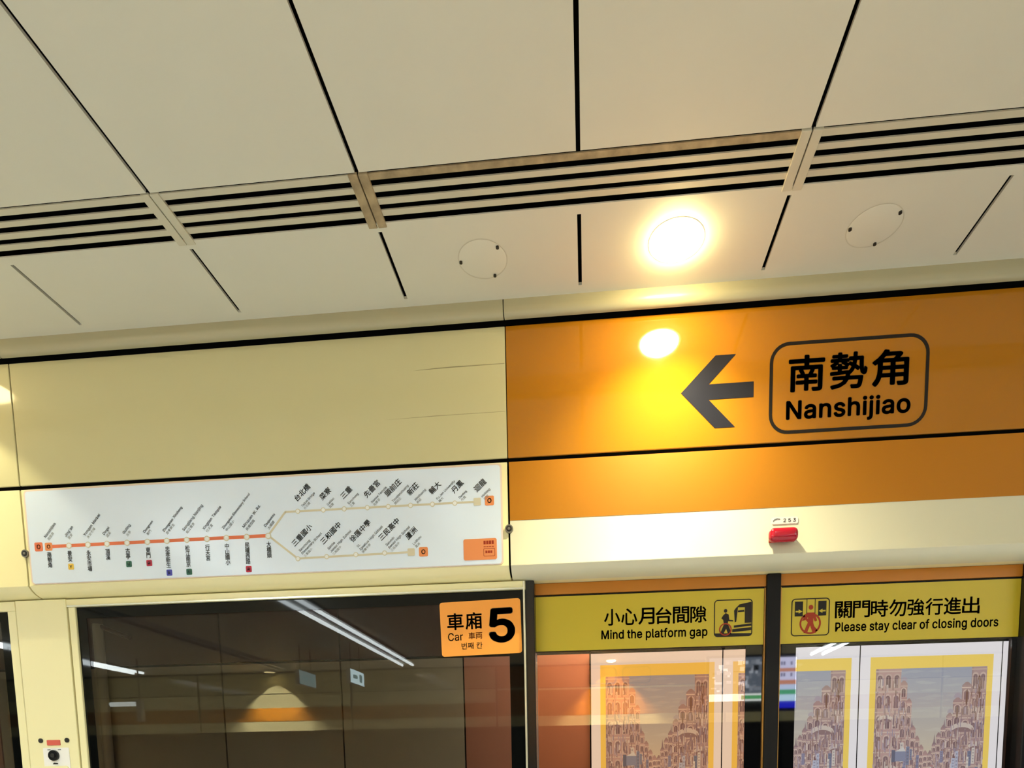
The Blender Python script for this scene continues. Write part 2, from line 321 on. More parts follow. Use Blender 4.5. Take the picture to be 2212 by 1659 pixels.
    'P': '222;30 0,30 254,118 254,136 253,152 250,166 244,178 236,187 226,195 215,200 202,203 189,204 174,203 159,200 145,195 133,187 121,178 112,166 104,152 98,136 94,118 93,55 93,55 121,116 121,129 122,139 124,149 128,156 133,162 139,167 147,170 155,172 164,172 174,172 184,170 193,167 201,162 208,156 214,148 219,139 223,129 225,116 226,62 226,62 0;0 42 1,42 2 1,42 3 2,42 4 3,42 5 4,42 6 5,42 7 6,42 41 7,41 40 7,40 8 7,0 22 42,22 43 42,39 8 40,38 8 39,37 8 38,37 9 8,36 9 37,35 9 36,35 10 9,34 10 35,33 10 34,33 11 10,32 11 33,31 11 32,31 12 11,30 12 31,30 13 12,29 13 30,28 13 29,28 14 13,27 14 28,26 14 27,26 15 14,25 15 26,24 15 25,23 15 24,23 16 15,0 21 22,43 23 22,43 20 23,20 16 23,20 17 16,20 18 17,20 19 18,0 20 21,0 43 20',
    'Q': '267;123 80,156 80,185 42,192 32,234 -24,200 -24,173 13,166 23,133 -3,112 -2,93 4,75 12,59 25,46 40,35 58,27 78,22 101,20 127,22 153,27 176,35 197,46 215,59 230,75 242,93 251,112 256,133 258,155 256,174 251,192 242,208 230,221 215,232 197,240 176,245 153,247 127,245 101,240 78,232 58,221 40,208 25,192 12,174 4,155 -2,133 26,148 28,162 32,175 38,186 47,196 58,204 72,210 88,214 106,215 127,214 148,210 166,204 182,196 196,186 207,175 216,162 223,148 227,133 228,119 227,105 223,92 216,81 207,71 196,63 182,57 166,53 148,52 127,53 106,57 88,63 72,71 58,81 47,92 38,105 32,119 28;25 27 26,24 27 25,24 28 27,23 28 24,23 29 28,22 29 23,22 30 29,21 63 22,63 62 22,62 30 22,62 61 30,61 31 30,60 31 61,21 64 63,59 31 60,21 65 64,58 31 59,21 66 65,58 32 31,20 66 21,57 32 58,20 67 66,19 67 20,57 33 32,56 33 57,19 68 67,55 33 56,19 69 68,18 69 19,55 34 33,54 34 55,18 70 69,17 70 18,54 35 34,53 35 54,17 71 70,16 71 17,16 72 71,52 35 53,52 36 35,16 73 72,51 36 52,15 73 16,51 37 36,15 74 73,50 37 51,7 46 0,46 1 0,46 47 1,47 2 1,14 74 15,50 38 37,14 75 74,49 38 50,14 76 75,48 38 49,13 76 14,48 39 38,13 77 76,47 2 48,2 39 48,3 39 2,3 40 39,12 77 13,12 78 77,4 40 3,12 79 78,45 7 46,12 44 79,44 7 45,12 7 44,41 4 40,11 7 12,11 6 7,11 42 6,42 5 6,10 42 11,42 4 41,9 42 10,9 43 42,5 4 42,9 8 43',
    'R': '224;30 0,30 254,118 254,136 253,153 250,167 244,178 237,188 227,195 217,200 204,204 191,205 176,204 161,200 148,195 136,188 125,178 116,166 109,152 103,136 100,118 99,48 99,48 128,117 128,129 128,140 130,149 133,156 138,162 143,167 150,170 158,172 167,173 176,172 186,170 194,167 202,162 209,156 215,149 220,140 223,129 225,116 226,62 226,62 0,177 0,115 115,151 115,214 0;0 22 1,22 42 1,42 2 1,42 3 2,42 4 3,42 5 4,42 6 5,42 7 6,42 41 7,41 40 7,40 8 7,22 43 42,39 8 40,38 8 39,37 8 38,37 9 8,36 9 37,35 9 36,35 10 9,34 10 35,33 10 34,33 11 10,32 11 33,31 11 32,31 12 11,30 12 31,30 13 12,29 13 30,28 13 29,28 14 13,27 14 28,26 14 27,26 15 14,25 15 26,24 15 25,23 15 24,0 21 22,43 23 22,43 45 23,45 15 23,45 16 15,45 46 16,46 17 16,43 20 45,20 44 45,47 17 46,18 47 17,19 47 18,20 47 19,0 20 21,0 43 20,44 47 20',
    'S': '223;112 -4,94 -3,78 0,64 5,51 11,41 20,32 30,25 42,21 54,19 68,52 68,54 59,57 51,62 44,68 38,75 33,83 29,92 27,102 25,112 25,123 25,133 27,143 30,151 34,159 40,165 46,169 53,172 61,173 70,172 77,170 84,166 89,161 94,155 99,148 102,140 106,132 108,122 111,92 120,72 126,56 135,43 145,34 156,28 170,26 186,27 200,31 213,37 224,46 234,57 242,69 249,83 254,97 257,114 258,130 257,145 254,158 249,170 242,180 234,189 224,195 213,199 202,200 189,169 189,166 201,160 211,151 219,140 225,127 228,112 229,102 229,92 227,84 224,76 220,70 215,64 209,61 203,58 195,58 188,58 180,61 173,65 167,71 162,78 158,85 154,92 151,99 149,106 147,132 140,140 137,148 135,156 132,164 128,172 124,179 119,186 113,192 106,197 99,201 90,203 80,204 69,203 56,199 43,193 32,185 21,174 13,162 5,147 0,130 -3;52 54 53,51 54 52,51 55 54,50 55 51,50 56 55,49 56 50,49 57 56,48 57 49,48 58 57,48 59 58,47 70 48,70 69 48,69 59 48,68 59 69,47 71 70,67 59 68,47 72 71,66 59 67,66 60 59,46 72 47,46 73 72,46 74 73,65 60 66,46 75 74,65 61 60,45 75 46,64 61 65,45 76 75,45 77 76,64 62 61,63 62 64,44 77 45,44 78 77,44 79 78,43 79 44,43 80 79,43 81 80,42 81 43,42 82 81,42 83 82,42 84 83,41 84 42,41 85 84,41 86 85,41 87 86,41 88 87,40 88 41,40 89 88,40 90 89,40 91 90,39 91 40,39 92 91,39 93 92,38 93 39,38 94 93,37 94 38,37 95 94,37 96 95,36 96 37,35 96 36,35 97 96,34 97 35,33 97 34,33 98 97,32 98 33,31 98 32,31 99 98,30 99 31,29 99 30,29 100 99,28 100 29,27 100 28,27 101 100,8 10 9,8 11 10,26 101 27,8 12 11,26 102 101,7 12 8,25 102 26,7 13 12,24 102 25,7 14 13,24 103 102,6 14 7,23 103 24,6 15 14,22 103 23,6 16 15,22 104 103,21 104 22,5 16 6,5 17 16,20 104 21,5 18 17,19 104 20,5 19 18,5 104 19,5 105 104,4 105 5,4 106 105,3 106 4,3 107 106,2 107 3,2 108 107,1 108 2,1 0 108',
    'T': '224;16 226,16 254,208 254,208 226,128 226,128 0,96 0,96 226;0 2 1,0 3 2,7 3 0,6 4 7,4 3 7,6 5 4',
    'U': '259;129 -4,110 -3,93 1,77 8,63 17,52 27,42 40,36 54,31 70,30 87,30 254,62 254,62 89,63 77,66 66,70 57,77 48,84 40,94 34,104 29,116 27,129 26,143 27,155 29,165 34,175 40,182 48,188 57,193 66,195 77,196 89,196 254,229 254,229 87,227 70,223 54,216 40,207 27,195 17,182 8,166 1,149 -3;9 11 10,9 12 11,30 32 31,30 33 32,9 13 12,29 33 30,8 13 9,29 34 33,8 14 13,28 34 29,7 14 8,28 35 34,27 35 28,7 15 14,7 16 15,26 35 27,6 16 7,26 36 35,6 17 16,25 36 26,6 18 17,24 36 25,5 18 6,24 37 36,5 19 18,23 37 24,5 20 19,22 37 23,22 38 37,4 20 5,4 21 20,21 38 22,4 38 21,3 38 4,3 39 38,2 39 3,2 40 39,1 40 2,1 41 40,0 41 1',
    'W': '343;78 0,8 254,41 254,82 98,84 90,86 81,88 73,90 64,92 55,93 47,95 38,97 29,98 20,95 20,96 29,98 38,100 47,102 55,104 64,106 73,108 81,110 90,112 98,153 254,190 254,231 98,233 90,235 81,237 73,239 64,241 55,243 47,245 38,247 29,249 20,244 20,246 29,248 38,249 47,251 55,253 64,255 73,257 81,259 90,261 98,302 254,335 254,265 0,228 0,184 161,181 172,178 184,176 196,173 209,170 222,168 237,175 237,172 223,170 210,167 197,165 185,162 173,159 161,115 0;0 2 1,0 3 2,22 55 23,55 24 23,55 56 24,56 25 24,44 46 45,44 47 46,22 54 55,57 25 56,58 53 57,53 25 57,22 58 54,58 53 54,22 59 58,52 25 53,22 60 59,51 25 52,22 61 60,50 25 51,22 62 61,49 25 50,22 63 62,48 25 49,0 4 3,21 63 22,48 26 25,43 47 44,0 5 4,20 63 21,48 27 26,42 47 43,0 6 5,19 63 20,48 28 27,41 47 42,0 7 6,18 63 19,48 29 28,40 47 41,0 8 7,17 63 18,48 30 29,39 47 40,0 9 8,16 63 17,48 31 30,38 47 39,0 10 9,15 63 16,48 32 31,37 47 38,0 14 10,14 11 10,48 36 32,36 33 32,14 11 15,11 63 15,36 33 37,33 47 37,12 63 11,34 47 33,0 13 14,48 35 36,0 12 13,0 63 12,48 34 35,48 47 34',
    'X': '237;9 0,109 142,109 118,15 254,52 254,89 200,94 193,98 186,102 181,105 175,109 170,112 164,115 159,118 153,122 146,116 146,120 153,123 159,126 164,129 170,132 175,136 181,140 186,144 193,149 200,187 254,223 254,129 119,129 143,228 0,191 0,146 65,142 71,138 77,134 83,131 88,128 93,125 98,122 103,119 109,115 116,122 116,119 109,116 104,113 98,110 93,106 88,103 83,99 77,95 71,91 65,46 0;2 4 3,2 5 4,24 26 25,24 27 26,2 6 5,23 27 24,2 7 6,22 27 23,2 8 7,21 27 22,2 9 8,20 27 21,2 1 9,1 10 9,19 28 20,28 27 20,1 11 10,18 28 19,1 12 11,17 28 18,1 13 12,16 28 17,1 15 13,15 14 13,15 28 16,1 28 15,1 29 28,0 40 1,40 41 1,41 29 1,0 39 40,42 29 41,43 38 42,38 29 42,0 43 39,43 38 39,0 44 43,37 29 38,0 45 44,36 29 37,0 46 45,35 29 36,0 47 46,34 29 35,0 48 47,33 29 34,0 49 48,32 29 33,0 50 49,31 29 32,0 51 50,30 29 31',
    'Y': '236;102 0,102 104,8 254,46 254,96 172,101 163,107 155,111 146,116 137,120 127,125 115,112 115,116 127,121 137,126 146,130 155,135 164,140 172,191 254,228 254,134 104,134 0;1 3 2,1 4 3,17 19 18,17 20 19,1 5 4,16 20 17,15 20 16,1 6 5,14 20 15,1 7 6,13 20 14,1 8 7,12 9 13,9 20 13,1 12 8,12 9 8,1 11 12,10 20 9,1 10 11,1 20 10,0 20 1,0 21 20',
    'a': '195;80 -4,68 -4,57 -1,47 2,38 8,30 14,24 22,19 32,16 42,15 54,16 64,18 73,22 80,26 87,32 92,39 97,46 100,54 103,63 105,71 107,80 109,89 110,100 111,109 112,117 113,123 114,129 116,133 117,135 120,137 123,138 127,138 128,137 136,136 142,133 148,130 153,125 158,120 161,113 163,106 165,98 165,89 165,82 164,75 161,69 158,63 154,59 150,55 146,52 142,50 137,20 146,26 156,32 165,39 173,48 179,57 184,66 188,77 190,87 192,97 192,104 192,112 191,119 190,128 187,135 184,143 180,150 175,156 168,161 160,165 150,168 139,168 126,168 0,138 0,138 26,136 26,134 21,130 17,126 12,121 8,115 4,108 1,100 -2,90 -4,85 23,96 23,106 26,114 29,121 34,127 40,132 47,135 54,137 61,138 69,138 95,136 93,133 92,130 91,125 90,121 89,116 88,110 87,105 86,100 86,95 85,91 84,88 84,81 83,74 81,67 79,61 77,56 74,52 70,48 65,47 59,46 52,46 46,48 41,51 36,55 32,59 29,65 26,71 24,78 23;58 60 59,58 61 60,57 61 58,57 62 61,56 62 57,56 63 62,55 63 56,55 64 63,55 65 64,54 65 55,54 66 65,53 66 54,53 67 66,52 67 53,52 40 67,40 39 67,39 68 67,51 41 52,41 40 52,51 42 41,38 68 39,51 43 42,37 68 38,51 44 43,36 68 37,36 69 68,51 45 44,35 69 36,50 45 51,50 46 45,34 69 35,34 70 69,50 47 46,33 70 34,50 48 47,49 48 50,32 70 33,32 71 70,31 71 32,30 71 31,29 71 30,29 72 71,28 72 29,27 72 28,26 94 27,94 72 27,25 94 26,24 94 25,23 94 24,22 94 23,21 94 22,20 94 21,19 94 20,18 94 19,17 94 18,16 94 17,15 94 16,14 94 15,14 95 94,93 72 94,14 96 95,14 97 96,13 97 14,13 98 97,13 99 98,13 100 99,13 101 100,13 102 101,12 102 13,12 103 102,12 104 103,12 105 104,12 106 105,12 107 106,12 108 107,12 109 108,11 109 12,11 110 109,11 111 110,11 112 111,10 112 11,10 113 112,92 72 93,10 114 113,9 114 10,91 72 92,9 115 114,8 115 9,90 72 91,8 116 115,89 72 90,8 117 116,7 117 8,7 118 117,88 74 89,74 72 89,7 119 118,87 74 88,7 120 119,6 120 7,86 75 87,75 74 87,6 121 120,6 122 121,86 76 75,73 72 74,85 76 86,6 123 122,84 76 85,6 84 123,6 76 84,5 76 6,5 77 76,5 78 77,4 78 5,4 79 78,4 80 79,3 80 4,3 81 80,2 81 3,2 82 81,1 82 2,1 83 82,0 83 1',
    'b': '212;115 -4,104 -3,94 -1,86 2,79 6,74 11,69 16,65 21,62 25,59 29,56 29,56 0,26 0,26 254,57 254,57 160,59 160,62 164,65 168,69 173,73 178,79 182,86 186,94 190,103 192,115 192,130 191,144 187,156 180,168 171,177 160,185 146,191 131,194 113,195 94,194 75,191 58,185 42,177 29,168 17,157 8,144 1,130 -3,110 23,121 24,131 28,140 33,147 40,153 48,158 58,161 70,163 82,164 95,163 108,161 120,158 131,153 140,147 149,140 156,131 161,121 164,110 165,99 164,89 161,81 156,73 149,67 141,62 131,59 120,57 108,56 95,57 81,59 69,63 58,67 48,73 39,81 32,89 27,99 24;12 14 13,12 15 14,24 26 25,23 26 24,23 27 26,22 27 23,22 28 27,21 28 22,20 28 21,20 29 28,19 29 20,18 29 19,18 61 29,61 30 29,17 61 18,17 62 61,60 30 61,17 63 62,59 30 60,16 63 17,16 64 63,58 30 59,58 31 30,12 16 15,12 68 16,68 67 16,67 66 16,66 65 16,65 64 16,57 31 58,56 31 57,56 32 31,55 32 56,55 33 32,54 33 55,12 69 68,53 33 54,53 34 33,12 70 69,52 34 53,12 71 70,51 34 52,51 35 34,50 35 51,12 72 71,50 36 35,49 36 50,12 73 72,48 36 49,48 37 36,12 74 73,47 37 48,12 10 74,10 75 74,47 38 37,46 38 47,10 76 75,45 38 46,10 9 76,9 77 76,12 11 10,8 77 9,45 39 38,44 39 45,8 78 77,7 78 8,43 39 44,7 43 78,7 39 43,6 39 7,6 40 39,5 40 6,4 40 5,4 41 40,3 41 4,2 41 3,2 42 41,1 42 2,1 0 42',
    'c': '198;104 -4,87 -3,72 1,58 8,46 17,36 29,28 43,22 58,18 75,17 94,18 113,22 130,28 146,36 159,46 171,58 180,72 187,87 191,104 192,113 192,122 191,130 189,138 186,146 182,153 178,159 173,165 167,170 161,174 154,178 146,181 138,151 131,150 136,148 140,145 145,142 149,139 152,135 155,131 158,126 161,121 162,116 164,110 165,104 165,92 164,81 161,73 155,65 148,59 139,54 129,51 118,49 106,48 94,49 81,51 70,54 59,59 49,65 40,73 33,81 28,92 24,104 23,110 24,116 24,121 26,126 28,131 30,135 33,139 36,143 40,146 44,148 49,150 54,152 59,181 51,179 43,175 35,171 28,165 22,160 16,153 11,146 6,138 3,130 0,122 -2,113 -4;17 19 18,17 20 19,16 20 17,16 21 20,16 22 21,15 22 16,15 23 22,15 24 23,14 24 15,14 25 24,14 26 25,13 43 14,43 26 14,43 42 26,42 27 26,13 44 43,41 27 42,13 45 44,40 27 41,39 27 40,39 28 27,13 46 45,38 28 39,12 46 13,37 28 38,36 28 37,12 47 46,36 29 28,35 29 36,34 29 35,12 48 47,34 30 29,11 48 12,33 30 34,32 30 33,11 49 48,32 31 30,10 49 11,10 50 49,10 51 50,9 51 10,9 52 51,8 52 9,8 53 52,8 54 53,7 54 8,7 55 54,7 56 55,72 74 73,6 56 7,71 74 72,71 75 74,70 75 71,6 57 56,69 75 70,69 76 75,5 57 6,5 58 57,68 76 69,67 76 68,67 77 76,66 77 67,5 59 58,65 77 66,4 59 5,65 78 77,64 78 65,4 60 59,63 78 64,62 78 63,4 61 60,61 78 62,4 78 61,4 79 78,3 79 4,3 80 79,3 81 80,2 81 3,2 82 81,2 83 82,1 83 2,1 84 83,1 85 84,0 85 1',
    'd': '212;98 -4,82 -3,68 1,56 8,44 17,35 29,27 42,22 58,18 75,17 94,18 113,22 131,27 146,35 160,45 171,56 180,69 187,83 191,98 192,109 192,118 190,126 186,133 182,139 178,144 173,147 168,151 164,153 160,155 160,155 254,186 254,186 0,156 0,156 29,153 29,151 25,147 21,143 16,139 11,133 6,126 2,118 -1,109 -3,102 23,113 24,123 27,132 32,139 39,145 48,150 58,153 69,155 81,156 95,155 108,153 120,150 131,145 141,139 149,132 156,123 161,113 164,102 165,91 164,81 161,72 156,65 149,59 140,54 131,51 120,49 108,48 95,49 82,51 70,54 58,59 48,65 40,73 33,81 28,91 24;28 30 29,28 31 30,17 19 18,17 20 19,16 20 17,16 21 20,15 21 16,15 22 21,15 23 22,14 23 15,14 24 23,14 25 24,13 61 14,61 25 14,61 26 25,13 62 61,60 26 61,59 26 60,13 63 62,59 27 26,58 27 59,13 64 63,12 64 13,58 28 27,58 57 28,57 56 28,56 55 28,55 54 28,54 31 28,12 65 64,12 66 65,11 66 12,11 67 66,10 67 11,10 68 67,53 31 54,10 69 68,9 69 10,52 31 53,9 70 69,9 71 70,51 31 52,8 71 9,8 72 71,50 31 51,7 72 8,7 73 72,49 31 50,7 74 73,6 74 7,48 31 49,6 75 74,47 33 48,33 31 48,5 75 6,5 76 75,46 33 47,5 77 76,45 34 46,34 33 46,45 35 34,32 31 33,4 77 5,4 78 77,44 35 45,44 36 35,4 43 78,43 36 44,4 36 43,4 37 36,3 37 4,3 38 37,3 39 38,2 39 3,2 40 39,2 41 40,1 41 2,1 42 41,0 42 1',
    'e': '202;106 -4,88 -3,73 1,58 8,46 17,36 29,28 42,22 58,18 75,17 93,18 112,22 129,28 145,36 159,46 170,58 180,71 187,86 191,103 192,113 192,123 190,133 187,142 183,151 177,160 170,167 162,173 152,179 141,182 128,185 113,186 97,186 85,37 85,37 110,169 110,155 101,154 113,152 124,149 134,144 143,138 151,131 157,123 161,113 164,103 165,92 164,82 161,73 157,66 151,59 143,54 135,51 125,49 116,48 105,48 89,49 75,51 64,55 53,61 44,67 37,76 31,85 26,95 24,106 23,114 23,120 25,127 26,133 29,138 32,143 36,147 41,150 47,153 53,182 45,179 36,174 27,168 20,160 13,151 7,141 2,130 -1,119 -3;17 19 18,17 20 19,16 20 17,16 21 20,16 22 21,15 22 16,15 23 22,14 23 15,14 24 23,14 25 24,13 45 14,45 44 14,44 25 14,43 25 44,42 25 43,13 46 45,42 26 25,41 26 42,13 47 46,12 47 13,40 26 41,12 48 47,40 27 26,39 27 40,12 49 48,11 49 12,11 50 49,38 27 39,38 28 27,11 51 50,37 28 38,10 51 11,37 29 28,10 52 51,36 29 37,10 33 52,33 53 52,36 34 29,34 30 29,35 34 36,9 33 10,9 32 33,53 34 33,53 30 34,54 30 53,54 31 30,8 32 9,55 31 54,8 31 32,8 55 31,8 56 55,7 56 8,7 57 56,6 57 7,6 58 57,71 73 72,70 73 71,70 74 73,6 59 58,5 59 6,69 74 70,5 60 59,68 74 69,68 75 74,67 75 68,5 61 60,66 75 67,4 61 5,66 76 75,4 62 61,65 76 66,64 76 65,4 63 62,63 76 64,4 76 63,4 77 76,3 77 4,3 78 77,2 78 3,2 79 78,2 80 79,1 80 2,1 81 80,0 81 1',
    'f': '127;114 190,114 164,3 164,3 190,40 0,40 216,41 226,44 235,48 243,53 250,60 255,68 259,76 262,85 264,94 265,100 265,106 264,111 263,115 262,119 261,121 260,114 234,112 235,110 235,107 236,105 237,101 237,97 237,89 236,82 234,77 230,74 225,72 218,71 209,71 0;13 15 14,13 16 15,12 16 13,12 17 16,12 18 17,11 18 12,11 19 18,11 20 19,11 21 20,10 21 11,9 23 10,23 22 10,22 21 10,8 25 9,25 24 9,24 23 9,7 27 8,27 26 8,26 25 8,7 28 27,7 29 28,6 29 7,6 30 29,6 31 30,5 31 6,5 32 31,5 33 32,4 33 5,4 34 33,2 0 3,2 1 0',
    'g': '213;103 -75,90 -75,78 -73,67 -70,57 -66,49 -61,41 -55,35 -49,30 -42,25 -35,51 -20,54 -24,57 -29,61 -33,65 -37,71 -41,77 -44,85 -47,93 -48,103 -49,118 -47,130 -44,141 -38,149 -29,154 -17,156 -3,156 34,153 34,150 30,147 26,143 21,139 16,133 12,126 8,118 5,109 3,97 2,83 4,69 7,56 13,45 22,35 32,28 45,22 60,18 77,17 96,18 114,22 131,27 147,35 160,45 171,56 180,69 187,83 191,98 192,109 192,119 190,127 186,134 182,139 178,144 173,148 168,151 164,154 159,157 159,157 190,186 190,186 -4,185 -20,181 -33,175 -45,167 -54,157 -62,145 -68,132 -72,118 -74,102 30,113 30,123 33,132 38,139 44,145 51,150 61,153 71,156 83,156 96,156 109,153 121,150 132,145 141,139 150,132 156,123 161,114 164,102 165,91 164,81 161,73 156,65 149,59 141,54 131,51 120,49 109,48 96,49 84,51 72,54 61,59 52,65 44,73 38,81 33,91 30;53 55 54,53 56 55,52 56 53,64 66 65,64 67 66,52 57 56,51 57 52,51 58 57,51 59 58,50 59 51,50 60 59,50 61 60,49 94 50,94 61 50,94 62 61,49 95 94,93 62 94,92 62 93,49 96 95,92 63 62,91 63 92,49 97 96,48 97 49,91 64 63,91 90 64,90 89 64,89 88 64,88 87 64,87 67 64,48 98 97,48 99 98,47 99 48,47 100 99,46 100 47,46 101 100,86 67 87,46 102 101,45 102 46,85 67 86,45 103 102,45 104 103,84 67 85,44 104 45,44 105 104,83 67 84,43 105 44,43 106 105,82 67 83,43 107 106,81 67 82,42 107 43,42 108 107,80 26 81,26 67 81,41 108 42,41 109 108,79 26 80,41 110 109,78 27 79,27 26 79,78 28 27,25 67 26,41 111 110,77 28 78,40 111 41,40 76 111,76 28 77,76 29 28,40 29 76,40 30 29,39 30 40,39 31 30,39 32 31,38 32 39,38 33 32,38 34 33,37 34 38,37 35 34,36 35 37,24 67 25,24 68 67,23 68 24,23 69 68,9 11 10,9 12 11,9 13 12,22 69 23,9 14 13,22 70 69,8 14 9,8 15 14,21 70 22,8 16 15,7 16 8,20 70 21,7 17 16,20 71 70,7 18 17,19 71 20,7 19 18,7 71 19,6 71 7,6 72 71,5 72 6,4 72 5,4 73 72,3 73 4,3 74 73,2 74 3,2 75 74,1 75 2,1 0 75',
    'h': '205;57 113,57 0,26 0,26 254,57 254,57 144,51 144,58 159,66 172,76 181,87 187,100 191,114 192,126 191,137 189,148 184,157 178,164 170,170 160,175 149,178 135,179 120,179 0,148 0,148 118,147 131,143 143,136 152,128 159,117 163,105 165,96 164,88 162,80 159,74 154,68 148,63 141,60 133,58 124;2 4 3,2 6 4,6 5 4,11 13 12,11 14 13,10 14 11,10 15 14,9 15 10,9 16 15,8 16 9,8 17 16,7 31 8,31 17 8,31 30 17,30 18 17,29 18 30,7 32 31,28 18 29,7 33 32,28 19 18,6 33 7,27 19 28,6 34 33,6 35 34,26 19 27,26 20 19,6 36 35,2 37 6,37 36 6,25 20 26,25 21 20,2 38 37,24 21 25,2 0 38,24 22 21,23 22 24,2 1 0',
    'i': '83;42 221,36 222,31 224,27 227,23 231,21 236,21 242,21 247,23 252,27 256,31 259,36 261,42 262,47 261,52 259,57 256,60 252,62 247,63 242,62 236,60 231,57 227,52 224,47 222,26 0,26 190,57 190,57 0;24 26 25,24 27 26,11 13 12,10 13 11,10 14 13,9 14 10,9 15 14,8 15 9,8 16 15,7 16 8,7 17 16,6 17 7,6 18 17,5 18 6,5 19 18,4 19 5,4 20 19,3 20 4,3 21 20,2 21 3,2 22 21,1 22 2,1 23 22,0 23 1',
    'j': '83;42 221,36 222,31 224,27 227,23 231,21 236,20 242,21 247,23 252,27 256,31 259,36 261,42 262,47 261,52 259,57 256,60 252,62 247,63 242,62 236,60 231,57 227,52 224,47 222,26 190,57 190,57 -15,56 -26,54 -36,51 -45,46 -53,40 -59,32 -65,24 -68,13 -71,2 -71,-5 -71,-5 -43,1 -43,9 -43,15 -40,20 -36,24 -30,26 -23,26 -15;44 25 24,44 26 25,43 26 44,43 27 26,42 27 43,42 28 27,41 28 42,40 28 41,40 29 28,39 29 40,38 29 39,36 38 37,36 29 38,36 30 29,36 31 30,36 32 31,36 33 32,36 34 33,36 35 34,11 13 12,10 13 11,10 14 13,9 14 10,9 15 14,8 15 9,8 16 15,7 16 8,7 17 16,6 17 7,6 18 17,5 18 6,5 19 18,4 19 5,4 20 19,3 20 4,3 21 20,2 21 3,2 22 21,1 22 2,1 23 22,0 23 1',
    'k': '190;55 68,55 106,60 106,142 190,180 190,92 100,89 100,26 0,26 254,57 254,57 0,147 0,74 93,96 114,186 0;7 9 8,7 1 9,1 10 9,2 4 3,2 13 4,13 5 4,2 12 13,5 14 13,7 0 1,10 2 1,10 12 2,0 5 6,0 14 5,10 11 12,7 14 0,10 14 7,11 14 10',
    'l': '95;70 -1,56 0,45 4,37 10,31 19,27 29,26 42,26 254,57 254,57 49,57 42,58 35,60 31,63 28,67 27,73 26,76 26,78 26,80 26,82 27,83 27,85 27,90 1,88 1,84 0,81 0,77 -1,73 -1;6 8 7,6 9 8,6 10 9,5 10 6,5 11 10,5 12 11,5 13 12,4 13 5,4 14 13,20 22 21,19 22 20,18 22 19,4 15 14,17 22 18,16 22 17,15 22 16,4 22 15,3 22 4,2 22 3,1 22 2,1 23 22,1 24 23,1 25 24,0 25 1,0 26 25,0 27 26',
    'm': '305;26 0,26 190,56 190,56 148,54 148,57 157,61 166,66 173,72 179,79 184,86 188,94 191,102 193,110 193,123 192,134 187,144 180,151 171,157 160,160 147,156 147,159 156,163 164,169 172,175 178,182 183,190 187,199 191,208 192,218 193,229 192,239 190,249 186,257 180,264 173,270 164,275 154,278 141,278 128,278 0,248 0,248 127,247 139,243 149,236 156,228 161,219 164,209 165,201 165,194 163,187 160,181 156,177 151,173 145,170 139,168 131,168 124,168 0,137 0,137 130,136 140,132 148,126 156,119 161,110 164,100 165,92 165,85 163,79 160,73 156,67 151,63 145,60 137,58 129,57 119,57 0;12 14 13,28 30 29,11 14 12,27 30 28,27 31 30,11 15 14,10 15 11,26 31 27,26 32 31,0 2 1,0 4 2,4 3 2,9 15 10,25 32 26,9 16 15,25 33 32,8 16 9,24 33 25,8 17 16,24 34 33,7 17 8,23 34 24,23 35 34,6 17 7,22 47 23,47 35 23,6 65 17,65 18 17,5 66 6,66 65 6,64 18 65,22 48 47,46 35 47,5 67 66,22 49 48,21 49 22,45 35 46,45 36 35,63 18 64,5 68 67,21 50 49,44 36 45,62 18 63,5 69 68,62 19 18,21 51 50,4 69 5,43 36 44,20 51 21,4 70 69,20 52 51,61 19 62,43 37 36,20 53 52,4 71 70,42 37 43,60 20 61,20 19 61,0 72 4,72 71 4,60 53 20,60 54 53,42 38 37,59 54 60,41 38 42,59 55 54,0 73 72,59 56 55,58 56 59,0 74 73,41 39 38,40 39 41,58 57 56,0 75 74',
    'n': '205;57 113,57 0,26 0,26 190,56 190,56 144,51 144,58 159,66 172,76 181,87 187,100 191,114 192,126 191,137 189,147 184,156 178,164 170,170 160,175 149,178 135,179 120,179 0,148 0,148 118,147 131,143 143,136 152,128 159,117 163,105 165,96 164,88 162,80 159,74 154,68 148,63 141,60 133,58 124;11 13 12,11 14 13,10 14 11,2 4 3,2 6 4,6 5 4,10 15 14,9 15 10,9 16 15,8 16 9,8 17 16,7 31 8,31 17 8,31 30 17,30 18 17,29 18 30,7 32 31,28 18 29,7 33 32,28 19 18,6 33 7,27 19 28,6 34 33,6 35 34,26 19 27,26 20 19,6 36 35,2 37 6,37 36 6,25 20 26,25 21 20,2 38 37,24 21 25,2 0 38,24 22 21,23 22 24,2 1 0',
